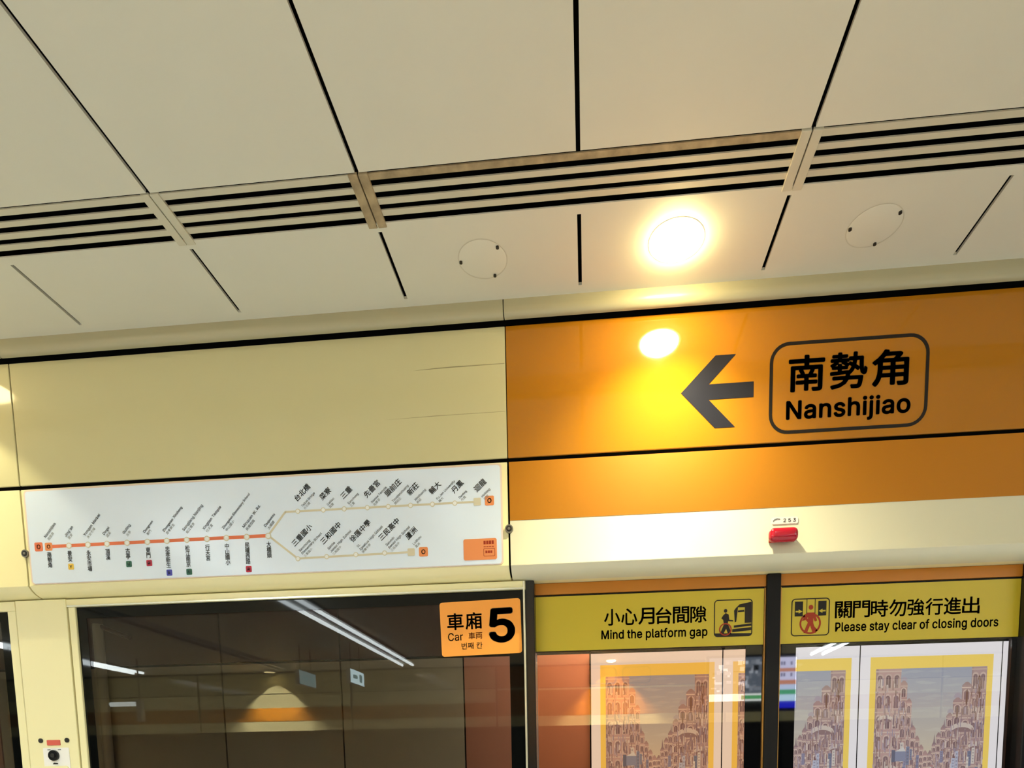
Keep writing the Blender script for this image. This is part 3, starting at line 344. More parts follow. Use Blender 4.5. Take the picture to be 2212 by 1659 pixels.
    'o': '208;104 -4,87 -3,72 1,58 8,46 17,36 29,28 43,22 58,18 75,17 94,18 113,22 130,28 146,36 159,46 171,58 180,72 187,87 191,104 192,120 191,136 187,149 180,161 171,171 159,180 146,186 130,189 113,191 94,189 75,186 58,180 43,171 29,161 17,149 8,136 1,120 -3,104 23,116 24,126 28,135 33,143 40,149 49,154 59,157 70,159 81,160 94,159 106,157 118,154 129,149 139,143 148,135 155,126 161,116 164,104 165,92 164,81 161,73 155,65 148,59 139,54 129,51 118,49 106,48 94,49 81,51 70,54 59,59 49,65 40,73 33,81 28,92 24;17 19 18,16 19 17,16 20 19,15 20 16,15 21 20,14 21 15,14 22 21,13 22 14,13 54 22,54 23 22,13 55 54,53 23 54,13 56 55,52 23 53,13 57 56,51 23 52,12 57 13,51 24 23,12 58 57,50 24 51,12 59 58,49 24 50,11 59 12,49 25 24,11 60 59,48 25 49,10 60 11,48 26 25,10 61 60,47 26 48,10 62 61,46 26 47,46 27 26,9 62 10,9 63 62,45 27 46,8 63 9,8 64 63,44 27 45,44 28 27,8 65 64,43 28 44,43 29 28,7 65 8,7 66 65,42 29 43,7 67 66,41 29 42,6 67 7,41 30 29,6 68 67,40 30 41,5 68 6,40 31 30,5 69 68,39 31 40,5 70 69,38 31 39,4 70 5,38 32 31,4 71 70,37 32 38,4 36 71,36 32 37,4 32 36,3 32 4,3 33 32,2 33 3,2 34 33,1 34 2,1 35 34,0 35 1',
    'p': '212;26 -71,26 190,56 190,56 160,59 160,62 164,65 168,69 173,73 178,79 182,86 186,94 190,103 192,115 192,130 191,144 187,156 180,168 171,177 160,185 146,191 131,194 113,195 94,194 75,191 58,185 42,177 29,168 17,157 8,144 1,130 -3,115 -4,104 -3,94 -1,86 2,79 6,74 11,69 16,65 21,62 25,59 29,57 29,57 -71,110 23,121 24,131 28,140 33,147 40,153 48,158 58,161 70,163 82,164 95,163 108,161 120,158 131,153 140,147 149,140 156,131 161,121 164,110 165,99 164,89 161,81 156,73 149,67 141,62 131,59 120,57 108,56 95,57 81,59 69,63 58,67 48,73 39,81 32,89 27,99 24;12 14 13,11 14 12,11 15 14,0 2 1,0 3 2,10 15 11,10 16 15,9 16 10,8 16 9,8 17 16,7 17 8,6 17 7,6 61 17,61 18 17,5 61 6,5 62 61,60 18 61,5 63 62,59 18 60,4 63 5,4 64 63,58 18 59,58 19 18,0 4 3,0 68 4,68 67 4,67 66 4,66 65 4,65 64 4,57 19 58,56 19 57,56 20 19,55 20 56,55 21 20,54 21 55,0 69 68,53 21 54,53 22 21,0 70 69,52 22 53,0 71 70,51 22 52,51 23 22,50 23 51,0 72 71,50 24 23,49 24 50,0 73 72,48 24 49,48 25 24,0 41 73,41 74 73,47 25 48,41 75 74,47 26 25,46 26 47,41 76 75,45 26 46,41 40 76,40 77 76,0 42 41,39 77 40,45 27 26,44 27 45,39 78 77,38 78 39,43 27 44,38 43 78,38 27 43,37 27 38,37 28 27,36 28 37,35 28 36,35 29 28,34 29 35,33 29 34,33 30 29,32 30 33,32 31 30',
    'q': '212;186 -71,155 -71,155 29,153 29,151 25,147 21,143 16,139 11,133 6,126 2,118 -1,109 -3,98 -4,82 -3,68 1,56 8,44 17,35 29,27 42,22 58,18 75,17 94,18 113,22 131,27 146,35 160,45 171,56 180,69 187,83 191,98 192,109 192,118 190,126 186,133 182,139 178,144 173,147 168,151 164,153 160,156 160,156 190,186 190,102 23,113 24,123 27,132 32,139 39,145 48,150 58,153 69,155 81,156 95,155 108,153 120,150 131,145 141,139 149,132 156,123 161,113 164,102 165,91 164,81 161,72 156,65 149,59 140,54 131,51 120,49 108,48 95,49 82,51 70,54 58,59 48,65 40,73 33,81 28,91 24;29 31 30,29 32 31,28 32 29,40 42 41,40 0 42,28 33 32,27 33 28,27 34 33,27 35 34,26 35 27,26 36 35,26 37 36,25 61 26,61 37 26,61 38 37,25 62 61,60 38 61,59 38 60,25 63 62,59 39 38,58 39 59,25 64 63,24 64 25,58 40 39,58 57 40,57 56 40,56 55 40,55 54 40,54 0 40,24 65 64,24 66 65,23 66 24,23 67 66,22 67 23,22 68 67,53 0 54,22 69 68,21 69 22,52 0 53,21 70 69,21 71 70,51 0 52,20 71 21,20 72 71,50 0 51,19 72 20,19 73 72,49 0 50,19 74 73,18 74 19,48 2 49,2 0 49,18 75 74,47 2 48,17 75 18,17 76 75,46 2 47,17 77 76,45 3 46,3 2 46,45 4 3,1 0 2,16 77 17,16 78 77,44 4 45,44 5 4,16 43 78,43 5 44,16 5 43,16 6 5,15 6 16,15 7 6,15 8 7,14 8 15,14 9 8,14 10 9,13 10 14,13 11 10,12 11 13',
    'r': '130;26 0,26 190,56 190,56 160,58 160,62 169,68 177,76 184,85 188,96 191,107 192,109 192,112 192,115 192,117 192,120 192,122 192,122 161,120 161,118 162,115 162,111 163,107 163,103 163,95 162,87 160,80 157,73 153,67 148,63 142,60 135,58 127,57 118,57 0;9 11 10,9 12 11,9 13 12,9 14 13,9 15 14,9 16 15,9 17 16,8 17 9,0 2 1,0 3 2,7 17 8,6 17 7,5 19 6,19 18 6,18 17 6,4 23 5,23 22 5,22 21 5,21 20 5,20 19 5,4 24 23,4 25 24,0 4 3,0 31 4,31 30 4,30 29 4,29 28 4,28 27 4,27 26 4,26 25 4,0 32 31,0 33 32',
    's': '182;91 -4,78 -3,67 -2,56 2,46 6,38 12,31 19,25 27,21 37,18 47,47 53,50 44,55 36,62 30,70 26,80 24,91 23,103 24,113 26,122 31,129 37,133 44,134 51,133 58,131 63,127 68,122 72,115 75,106 78,75 85,59 90,46 96,36 104,29 113,25 124,23 137,24 147,27 157,33 166,39 173,48 180,58 185,69 189,81 191,94 192,106 192,117 190,127 186,136 182,143 176,149 170,155 162,159 154,162 145,134 139,131 146,127 152,121 158,114 163,105 165,94 166,83 165,74 163,65 158,59 153,56 146,54 139,55 132,58 126,62 122,68 118,76 114,86 111,115 105,131 100,143 93,153 86,160 76,164 66,166 53,165 43,161 33,156 24,149 16,140 9,130 3,118 -1,105 -3;43 45 44,43 46 45,42 46 43,42 47 46,41 47 42,41 48 47,40 48 41,40 49 48,39 49 40,39 50 49,38 50 39,38 60 50,60 51 50,38 61 60,59 51 60,37 61 38,37 62 61,58 51 59,37 63 62,57 51 58,57 52 51,37 64 63,56 52 57,36 64 37,56 53 52,36 65 64,55 53 56,35 65 36,35 66 65,54 53 55,35 67 66,34 67 35,34 68 67,34 69 68,33 69 34,33 70 69,33 71 70,33 72 71,32 72 33,32 73 72,32 74 73,31 74 32,31 75 74,30 75 31,30 76 75,29 76 30,29 77 76,28 77 29,27 77 28,27 78 77,26 78 27,25 78 26,24 78 25,24 79 78,23 79 24,22 79 23,9 11 10,22 80 79,21 80 22,8 11 9,20 80 21,8 12 11,20 81 80,19 81 20,7 12 8,7 13 12,19 82 81,18 82 19,7 14 13,6 14 7,17 82 18,6 15 14,16 82 17,16 83 82,6 16 15,6 83 16,5 83 6,5 84 83,4 84 5,4 85 84,3 85 4,3 86 85,2 86 3,2 87 86,1 87 2,1 0 87',
    't': '114;102 190,102 164,3 164,3 190,32 236,63 236,63 49,64 41,65 35,68 31,72 27,78 26,85 25,87 25,90 25,93 26,96 26,98 26,101 27,107 1,103 0,100 -1,96 -1,92 -2,88 -2,84 -2,69 -1,56 4,46 11,38 20,34 32,32 46;31 5 4,31 6 5,2 0 3,2 1 0,31 7 6,30 7 31,30 8 7,30 9 8,29 9 30,29 10 9,29 11 10,17 19 18,16 19 17,15 19 16,29 12 11,14 19 15,13 19 14,12 19 13,29 19 12,28 19 29,27 19 28,26 19 27,26 20 19,26 21 20,25 21 26,25 22 21,25 23 22,25 24 23',
    'u': '205;91 -3,79 -2,68 1,57 5,48 12,41 20,35 29,30 41,27 54,26 69,26 190,57 190,57 72,58 58,62 47,68 37,77 31,88 26,100 25,109 26,117 28,125 31,131 36,137 41,142 48,145 57,147 66,148 76,148 190,179 190,179 0,149 0,149 46,154 46,147 30,139 18,129 8,117 2,105 -1;9 11 10,9 12 11,27 29 28,27 30 29,26 30 27,9 13 12,8 13 9,25 33 26,33 30 26,8 14 13,24 33 25,7 14 8,23 32 24,32 33 24,7 15 14,23 34 32,34 31 32,34 30 33,22 34 23,6 15 7,6 16 15,21 34 22,20 34 21,6 17 16,20 35 34,31 30 34,5 17 6,19 35 20,5 18 17,18 35 19,5 35 18,4 35 5,4 36 35,3 36 4,3 37 36,2 37 3,2 38 37,1 38 2,1 0 38',
    'v': '195;81 0,9 190,42 190,83 78,87 66,90 55,93 43,97 32,100 21,103 10,92 10,95 21,98 32,101 43,105 55,108 66,112 78,152 190,186 190,113 0;0 2 1,0 3 2,16 18 17,16 19 18,0 4 3,15 19 16,0 5 4,14 19 15,0 6 5,13 19 14,0 7 6,12 19 13,11 8 12,8 19 12,0 11 7,11 8 7,0 10 11,9 19 8,0 9 10,0 19 9',
    'w': '284;69 0,11 190,44 190,67 107,70 95,73 82,77 68,80 54,84 38,88 21,82 21,86 37,89 53,93 67,96 81,100 94,103 107,126 190,158 190,181 107,184 95,187 82,191 68,194 53,198 37,201 21,196 21,199 37,203 53,206 68,210 81,213 95,217 107,240 190,272 190,215 0,184 0,159 86,157 95,155 104,152 112,150 122,148 131,145 140,143 150,141 159,138 169,145 169,143 159,141 150,138 140,136 131,134 121,131 112,129 103,126 94,124 86,99 0;0 2 1,0 3 2,16 46 17,46 18 17,46 47 18,47 19 18,32 34 33,32 35 34,16 45 46,48 19 47,49 44 48,44 19 48,16 49 45,49 44 45,16 50 49,43 19 44,16 51 50,42 19 43,16 52 51,41 19 42,40 19 41,16 53 52,39 19 40,16 54 53,0 4 3,15 54 16,39 20 19,31 35 32,38 20 39,15 55 54,0 5 4,37 20 38,37 21 20,30 35 31,15 56 55,14 56 15,14 57 56,36 21 37,0 6 5,36 22 21,29 35 30,13 57 14,0 7 6,36 23 22,28 35 29,12 57 13,0 8 7,36 24 23,27 35 28,11 57 12,0 10 8,10 9 8,36 26 24,26 25 24,26 35 27,10 57 11,0 57 10,36 35 26',
    'x': '189;10 0,86 109,86 86,14 190,50 190,74 153,80 144,85 135,90 127,94 119,99 111,104 103,88 103,93 111,97 119,101 127,106 135,111 144,117 153,141 190,176 190,104 84,104 107,179 0,143 0,115 43,110 51,105 60,100 68,96 76,91 83,86 91,102 91,98 83,93 76,89 68,85 60,80 51,74 43,46 0;2 4 3,2 5 4,18 20 19,18 21 20,2 6 5,17 21 18,2 7 6,16 21 17,2 1 7,1 8 7,15 22 16,22 21 16,1 9 8,14 22 15,1 13 9,13 10 9,13 10 14,10 22 14,11 22 10,1 12 13,0 12 1,11 23 22,0 31 12,31 11 12,31 32 11,32 23 11,0 30 31,33 23 32,0 34 30,34 29 30,34 29 33,29 23 33,0 35 34,28 23 29,0 36 35,27 23 28,0 37 36,26 23 27,0 38 37,25 23 26,0 39 38,24 23 25',
    'y': '195;24 -69,31 -43,36 -44,41 -45,47 -45,52 -44,57 -43,61 -41,65 -37,69 -32,72 -26,75 -18,81 -1,9 190,42 190,83 78,87 66,90 55,93 43,96 32,100 21,103 10,92 10,95 21,98 32,101 43,104 55,108 66,112 78,153 190,186 190,102 -29,98 -38,93 -47,88 -54,83 -59,76 -64,70 -68,62 -70,54 -72,46 -73,41 -72,36 -72,32 -72,29 -71,26 -70;12 14 13,12 15 14,28 30 29,28 31 30,12 16 15,27 31 28,26 31 27,12 17 16,25 21 26,21 31 26,12 18 17,24 21 25,12 19 18,23 20 24,20 21 24,12 23 19,23 20 19,12 22 23,12 21 22,12 31 21,11 31 12,10 31 11,9 31 10,9 32 31,8 32 9,7 32 8,7 33 32,6 33 7,0 2 1,5 33 6,0 3 2,4 33 5,0 4 3,0 33 4,0 34 33,0 35 34,0 36 35,0 37 36,0 38 37,45 38 0,44 38 45,44 39 38,43 39 44,42 39 43,42 40 39,41 40 42',
    'z': '190;21 0,21 23,127 160,127 161,24 161,24 190,166 190,166 165,63 30,63 28,169 28,169 0;4 6 5,4 7 6,4 3 7,3 2 7,2 8 7,1 8 2,1 9 8,1 10 9,1 11 10,0 11 1',
}
SPACE = 94

def bounds(me):
    xs = [v.co.x for v in me.vertices]; ys = [v.co.y for v in me.vertices]
    return min(xs), max(xs), min(ys), max(ys)

def lettering(name, body, x0, x1, z0, z1, y, m, parent, bold=0.0, line=1.0):
    """flat lettering fitted to the box x0..x1, z0..z1 on a face that looks along -Y"""
    me = text_mesh(body, bold, line)
    a, b, c, d = bounds(me)
    sx, sz = (x1 - x0) / (b - a), (z1 - z0) / (d - c)
    for v in me.vertices:
        v.co = Vector((x0 + (v.co.x - a) * sx, y, z0 + (v.co.y - c) * sz))
    return link(name, me, m, parent)

def slanted(name, rows, x, z, ang, y, m, parent):
    """rows of (text, size, bold, shift along the slant) set at an angle, first row on top"""
    bm = bmesh.new()
    off = 0.0
    ca, sa = math.cos(ang), math.sin(ang)
    for body, size, bold, sh in rows:
        me = text_mesh(body, bold)
        for v in me.vertices:
            u, w = v.co.x * size + sh, v.co.y * size - off
            v.co = Vector((x + u * ca - w * sa, y, z + u * sa + w * ca))
        bm.from_mesh(me)
        bpy.data.meshes.remove(me)
        off += size * 1.12
    out = bpy.data.meshes.new(name)
    bm.to_mesh(out); bm.free()
    return link(name, out, m, parent)

# ------------------------------------------------------------------ materials
M = {}
M['ceiling'] = mat('ceiling_paint', lin(210, 206, 188), 0.55, 0.3, vary=0.025, scale=3.0)
M['grille'] = mat('grille_paint', lin(198, 191, 168), 0.45, 0.4, vary=0.05, scale=9.0)
M['grime'] = mat('grimy_grille_paint', lin(160, 142, 110), 0.6, 0.3, vary=0.75, scale=22.0)
M['void'] = mat('dark_void', lin(14, 13, 12), 0.8, 0.1)
M['cream'] = mat('cream_enamel', lin(203, 195, 150), 0.08, 0.5, vary=0.015, scale=2.0)
M['cream_low'] = mat('cream_enamel_frame', lin(238, 228, 176), 0.3, 0.5, vary=0.015, scale=3.0)
M['white_panel'] = mat('ivory_enamel', lin(214, 209, 182), 0.35, 0.5)
M['orange'] = mat('orange_enamel', lin(168, 109, 22), 0.07, 0.5)
M['orange_low'] = mat('orange_enamel_low', lin(176, 113, 22), 0.5, 0.2)
M['trim'] = mat('ceiling_trim_paint', lin(164, 157, 126), 0.3, 0.5, vary=0.02)
M['alu'] = mat('aluminium_edge', lin(225, 222, 200), 0.25, 0.5, metal=0.6)
M['brass'] = mat('brass_edge', lin(176, 128, 60), 0.35, 0.5, metal=0.6)
M['rubber'] = mat('black_rubber', lin(9, 9, 9), 0.5, 0.2)
M['post'] = mat('black_post', lin(16, 16, 18), 0.25, 0.4)
M['frit'] = mat('black_glass_border', lin(10, 11, 10), 0.03, 0.25)
M['frit_door'] = mat('black_door_edge', lin(8, 8, 9), 0.03, 1.0)
M['header'] = mat('ochre_header', lin(180, 114, 32), 0.45, 0.4)
M['sign_yellow'] = mat('yellow_vinyl', lin(192, 170, 44), 0.4, 0.4)
M['ink'] = mat('black_vinyl', lin(24, 18, 12), 0.5, 0.3)
M['ink_gloss'] = mat('black_gloss_vinyl', lin(32, 32, 40), 0.2, 0.5)
M['ink_grey'] = mat('grey_print', lin(120, 124, 120), 0.6, 0.3)
M['ink_dark'] = mat('dark_grey_print', lin(84, 88, 86), 0.6, 0.3)
M['red_brown'] = mat('red_brown_print', lin(150, 48, 18), 0.5, 0.3)
M['map'] = mat('white_map_board', lin(220, 231, 245), 0.22, 0.5)
M['map_edge'] = mat('pale_map_edge', lin(226, 206, 190), 0.4, 0.4)
M['route'] = mat('orange_route_print', lin(222, 116, 76), 0.5, 0.3)
M['route_pale'] = mat('pale_route_print', lin(206, 198, 172), 0.5, 0.3)
M['badge'] = mat('orange_badge_print', lin(226, 140, 84), 0.5, 0.3)
M['badge_y'] = mat('yellow_badge', lin(222, 182, 70), 0.5, 0.3)
M['badge_g'] = mat('green_badge', lin(44, 96, 80), 0.5, 0.3)
M['badge_r'] = mat('red_badge', lin(176, 40, 66), 0.5, 0.3)
M['badge_b'] = mat('blue_badge', lin(70, 72, 170), 0.5, 0.3)
M['white_print'] = mat('white_print', lin(228, 230, 228), 0.5, 0.3)
M['car'] = mat('orange_car_sign', lin(246, 160, 60), 0.35, 0.4)
M['red'] = mat('red_beacon_lens', lin(172, 12, 38), 0.15, 0.6)
M['chrome'] = mat('steel_lock', lin(140, 134, 120), 0.3, 0.5, metal=0.8)
M['dark_metal'] = mat('dark_metal', lin(50, 48, 44), 0.4, 0.5, metal=0.5)
M['label_red'] = mat('red_label', lin(206, 92, 76), 0.5, 0.3)
M['plate'] = mat('white_plate', lin(236, 232, 222), 0.4, 0.4)
M['floor'] = mat('granite_floor', lin(206, 204, 198), 0.3, 0.5, vary=0.08, scale=40)
M['tile_brown'] = mat('brown_wall_panel', lin(78, 50, 43), 0.4, 0.4, vary=0.05)
M['tile_salmon'] = mat('salmon_wall_panel', lin(180, 120, 94), 0.35, 0.4, vary=0.04, scale=4)
M['tile_cream'] = mat('beige_wall_panel', lin(160, 148, 122), 0.35, 0.4, vary=0.04)
M['side'] = mat('side_wall_paint', lin(170, 166, 150), 0.5, 0.3)
M['glass'] = glass('window_glass', (0.82, 0.80, 0.77, 1), 0.004)
M['glass_warm'] = glass('warm_door_glass', (1.0, 0.85, 0.70, 1), 0.045)
M['glass_door'] = glass('clear_door_glass', (0.95, 0.95, 0.95, 1), 0.05)
M['tube'] = glow('fluorescent_tube', (0.88, 0.98, 1.0, 1), TUBE_E)
M['lens'] = glow('downlight_lens', (1.0, 0.82, 0.40, 1), LAMP_E)
M['lens_dim'] = glow('dim_downlight_lens', (1.0, 0.76, 0.36, 1), 30.0)
M['lens_fill'] = glow('cool_fill_lens', (0.9, 1.0, 1.0, 1), 25.0)
M['box_white'] = glow('backlit_white', lin(240, 236, 238), 1.0)
M['box_yellow'] = glow('backlit_yellow', lin(244, 212, 106), 1.0)
M['picture'] = print_mat('backlit_picture', 1.0)
M['screen'] = print_mat('lit_screen', 9.0)
M['exit_face'] = glow('lit_exit_face', (0.7, 0.95, 1.0, 1), 12.0)
M['exit_mark'] = glow('exit_mark', (0.40, 0.75, 0.78, 1), 3.5)
M['housing'] = mat('fixture_housing', lin(190, 190, 186), 0.4, 0.4)

# ------------------------------------------------------------------ the station shell
ZC = 3.38                    # ceiling plane
FY = 2.6                     # face of the fascia
XL, XR, YB, YT = -11.0, 11.0, -5.75, 6.0

floor = MB().box(XL, XR, YB - .3, 2.78, -0.3, 0.0).box(XL, XR, 2.78, YT + .2, -1.5, -1.2)
struct(floor.build('floor', M['floor']))
struct(MB().box(XL - .2, XL, YB - .3, YT + .2, -1.5, 3.8).build('wall_left', M['side']))
struct(MB().box(XR, XR + .2, YB - .3, YT + .2, -1.5, 3.8).build('wall_right', M['side']))

ceil = struct(MB().box(XL, XR, YB - .3, YT + .2, 3.56, 3.76).build('ceiling', M['void']))
JX = [-0.0134 + 0.6634 * k for k in range(-8, 9)]     # open joints between ceiling panels
GAP = 0.0065
for a, b in zip(JX, JX[1:]):
    MB().box(a + GAP, b - GAP, 0.30, 1.995, ZC, ZC + .010).build('ceiling_panel', M['ceiling'], ceil)
    MB().box(a + GAP, b - GAP, 2.205, 2.505, ZC, ZC + .010).build('ceiling_panel', M['ceiling'], ceil)
MB().box(JX[0], JX[-1], 2.505, 2.545, ZC, ZC + .010).build('ceiling_border', M['ceiling'], ceil)
MB().box(JX[0], JX[-1], 2.172, 2.205, ZC, ZC + .004).build('ceiling_border', M['ceiling'], ceil)
MB().box(XL, XR, YB - .1, 0.30, ZC, ZC + .035).build('rear_ceiling_panel', M['ceiling'], ceil)
MB().box(XL, JX[0], 0.30, 2.545, ZC, ZC + .035).build('end_ceiling_panel', M['ceiling'], ceil)
MB().box(JX[-1], XR, 0.30, 2.545, ZC, ZC + .035).build('end_ceiling_panel', M['ceiling'], ceil)

# slotted air grilles let into the ceiling between the panels
SLOT_END = [JX[4], JX[6], JX[7], JX[9], JX[11], JX[13]]   # where one grille meets the next
grille_labels = ['slotted air grille in the ceiling at the far left edge, cut by the picture frame',
                 'short slotted air grille one ceiling panel wide, left of the stained joint',
                 'long slotted air grille above the lit downlight, grime along its upper rim',
                 'slotted air grille at the right end of the ceiling, past the downlight',
                 'slotted air grille beyond the right edge of the view']
for i, (a, b) in enumerate(zip(SLOT_END, SLOT_END[1:])):
    g = thing('air_grille', grille_labels[i], 'air grille', ((a + b) / 2, 2.085, ZC), 'slotted air grilles in the ceiling')
    pl = 0.030
    rim = M['grime'] if i == 2 else M['grille']
    MB().box(a + .003, b - .003, 2.002, 2.0235, ZC, ZC + .004).build('rim', rim, g)
    for y0, y1 in ((2.047, 2.066), (2.088, 2.109), (2.129, 2.150)):
        MB().box(a + pl, b - pl, y0, y1, ZC + .002, ZC + .006).build('slat', M['grille'], g)
    for x0, x1, side in ((a + .002, a + pl, 0), (b - pl, b - .002, 1)):
        MB().box(x0, x1, 1.999, 2.186, ZC - .004, ZC + .006, 0.001).build('end_plate', M['grime'] if (i, side) in ((2, 0), (1, 1)) else M['grille'], g)

# round blank covers screwed to the ceiling
cov = thing('blank_cover', 'round screwed blank cover in the ceiling left of the lit downlight', 'ceiling cover', (-0.355, 2.352, ZC), 'round blank covers beside the downlight')
MB().lathe_z(-0.355, 2.352, [(0.0001, ZC - .0012), (0.080, ZC - .0012), (0.084, ZC - .0004), (0.0842, ZC + .001)]).build('disc', mat('cover_paint', lin(213, 209, 191), 0.5, 0.3), cov, True)
MB().lathe_z(-0.355, 2.352, [(0.0845, ZC - .0006), (0.0875, ZC - .0006)]).build('shadow_gap', mat('cover_gap', lin(199, 193, 172), 0.7, 0.2), cov)
for ang in (40, 180, 295):
    x, y = -0.355 + .078 * math.cos(math.radians(ang)), 2.352 - .078 * math.sin(math.radians(ang))
    MB().cyl((x, y, ZC - .0065), (x, y, ZC), .0055, 12).build('screw', M['dark_metal'], cov)
dup(cov, (0.972, 2.352, ZC), 'round screwed blank cover in the ceiling right of the lit downlight')

# recessed downlights
def downlight(x, y, label, watts, lens=True, tilt=0.0, spot=120, blend=1.0, col=(1.0, 0.95, 0.66), shade=0.0, lens_mat='lens'):
    t = thing('downlight', label, 'ceiling light', (x, y, ZC), 'recessed downlights')
    MB().lathe_z(x, y, [(0.095, ZC + .001), (0.0945, ZC - .001), (0.092, ZC - .0018), (0.086, ZC - .0018), (0.083, ZC - .0008), (0.082, ZC + .004)]).build('ring', M['plate'], t, True)
    MB().lathe_z(x, y, [(0.0001, ZC - .0260), (0.045, ZC - .0250), (0.064, ZC - .0210), (0.076, ZC - .0120), (0.0800, ZC - .0040), (0.0805, ZC + .002)]).build('lens', M[lens_mat] if lens else M['plate'], t, True)
    ld = bpy.data.lights.new('downlight_beam', 'SPOT')
    ld.energy = watts; ld.color = col
    ld.spot_size = math.radians(spot); ld.spot_blend = blend
    ld.shadow_soft_size = 0.012
    lo = bpy.data.objects.new('downlight_beam', ld)
    C.objects.link(lo)
    lo.parent = t
    lo.location = (0, 0, -0.030 - shade)
    lo.rotation_euler = (tilt, 0, 0)
    if shade:
        MB().lathe_z(x, y, [(0.100, ZC - .002), (0.100, ZC - shade), (0.096, ZC - shade), (0.096, ZC - .002)]).build('shade', M['housing'], t, True)
    return t

downlight(0.317, 2.342, 'lit round downlight in the ceiling above the orange sign', BEAM_W)
downlight(-2.76, 2.342, 'lit round downlight just outside the left edge of the view', BEAM_LEFT_W, True, 0.0, 99, 0.25, lens_mat='lens_dim')

# ------------------------------------------------------------------ fascia above the screen doors
S0, S1, S2 = -2.42, -0.309, 1.845          # seams between fascia sections
struct(MB().box(XL, XR, 2.69, 2.73, 2.39, 3.56).box(XL, XR, 2.625, 2.69, 2.80, 3.56).build('wall_front', M['void']))

trim_prof = [(2.545, 3.380), (2.545, 3.356), (2.5465, 3.346), (2.550, 3.337), (2.556, 3.329), (2.564, 3.3245), (2.572, 3.3235), (2.572, 3.385), (2.545, 3.385)]
for i, (a, b) in enumerate(((-5.0, S0), (S0, S1), (S1, S2), (S2, 5.0))):
    o = MB().prism_x(trim_prof, a + .002, b - .002).build('trim_%d' % (i + 1), M['trim'], None, True)
    struct(o)

def upper_panel(x0, x1, m, label):
    o = MB().box(x0 + .0025, x1 - .0025, FY, FY + .008, 2.829, 3.320, 0.0015, 1).build('fascia_panel', m)
    return tag(o, label, 'wall panel')

upper_panel(-4.5, S0, M['cream'], 'cream upper fascia panel at the far left edge, beyond the thin seam')
plain = upper_panel(S0, S1, M['cream'], 'plain cream upper fascia panel directly above the white route map')
M['painted_reflection'] = mat('painted_reflection_grey', lin(150, 140, 104), 0.4, 0.3)  # thin strips painting the ceiling joint and grille reflections onto the panel
MB().plate([(-.68, 3.1795), (-.52, 3.1815), (-.315, 3.1825), (-.315, 3.1845), (-.50, 3.1855), (-.60, 3.1835)], FY - .0003, FY + .001).build('painted_reflection', M['painted_reflection'], plain)
MB().plate([(-.80, 3.001), (-.55, 3.0035), (-.315, 3.004), (-.315, 3.0052), (-.60, 3.0052)], FY - .0003, FY + .001).build('painted_reflection', M['painted_reflection'], plain)
sign = thing('sign_panel', 'orange upper fascia panel with left arrow and framed station name', 'sign', ((S1 + S2) / 2, FY, 2.828))
MB().box(S1 + .0012, S2 - .0025, FY, FY + .008, 2.829, 3.320, 0.0012, 1).build('panel', M['orange'], sign)
arrow = [(.373, 3.029), (.503, 3.158), (.5795, 3.158), (.4785, 3.055), (.648, 3.055), (.648, 2.999), (.4785, 2.999), (.5795, 2.894), (.503, 2.894)]
MB().plate(arrow, FY - .0012, FY + .001).build('arrow', M['ink_gloss'], sign)
MB().ring_plate(rrect(.707, 1.290, 2.857, 3.188, .072), rrect(.719, 1.278, 2.869, 3.176, .060), FY - .0012, FY + .001).build('name_frame', M['ink'], sign)
for ch, x0, x1 in (('南', .777, .912), ('勢', .930, 1.068), ('角', 1.083, 1.218)):
    lettering('character', ch, x0, x1, 3.006, 3.138, FY - .0012, M['ink'], sign, 0.024)
lettering('station_name', 'Nanshijiao', .771, 1.229, 2.890, 2.978, FY - .0012, M['ink'], sign, 0.030)
tag(MB().box(S2 + .0025, 4.5, FY, FY + .008, 2.829, 3.320, 0.0015, 1).build('fascia_panel', M['cream']), 'cream upper fascia panel outside the right edge of the view', 'wall panel')

def nose(zt, yend=2.685, zb=2.372, r=.040, t=.012):
    front = [(FY, zt), (FY, 2.4175), (FY - .0015, 2.4155), (FY - .0015, 2.4115)]
    arc = [(FY + .004, 2.4065), (FY + .014, 2.3955), (FY + .028, 2.3855), (FY + .046, 2.3780), (FY + .066, 2.3740)]
    inner = [(FY + .046, 2.390), (FY + .028, 2.398), (FY + .014, 2.410)]
    return front + arc + [(yend, zb), (yend, zb + t)] + inner + [(FY + t, zt)]

GZ = 2.812
struct(MB().box(-4.5, 4.5, 2.6855, 2.745, 2.3725, 2.3885).build('trim_10', M['cream_low']))
def lower_cream(x0, x1, label, yend=2.685):
    o = MB().prism_x(nose(GZ, yend), x0 + .004, x1 - .004).build('lower_fascia', M['cream_low'], None, True)
    return tag(o, label, 'wall panel')
lower_cream(-4.5, S0, 'cream lower fascia panel at the far left edge, left of the map seam')
lower_cream(S0, S1, 'cream lower fascia panel carrying the white route map')
lower_cream(S2, 4.5, 'cream lower fascia panel outside the right edge of the view')
low = thing('lower_fascia', 'lower fascia panel with orange band over ivory, above the doors', 'wall panel', ((S1 + S2) / 2, FY, 2.372))
MB().prism_x(nose(GZ), S1 + .004, S2 - .004).build('body', M['white_panel'], low, True)
MB().box(S1 + .004, S2 - .004, FY - .0008, FY + .002, 2.587, GZ).build('orange_band', M['orange_low'], low)

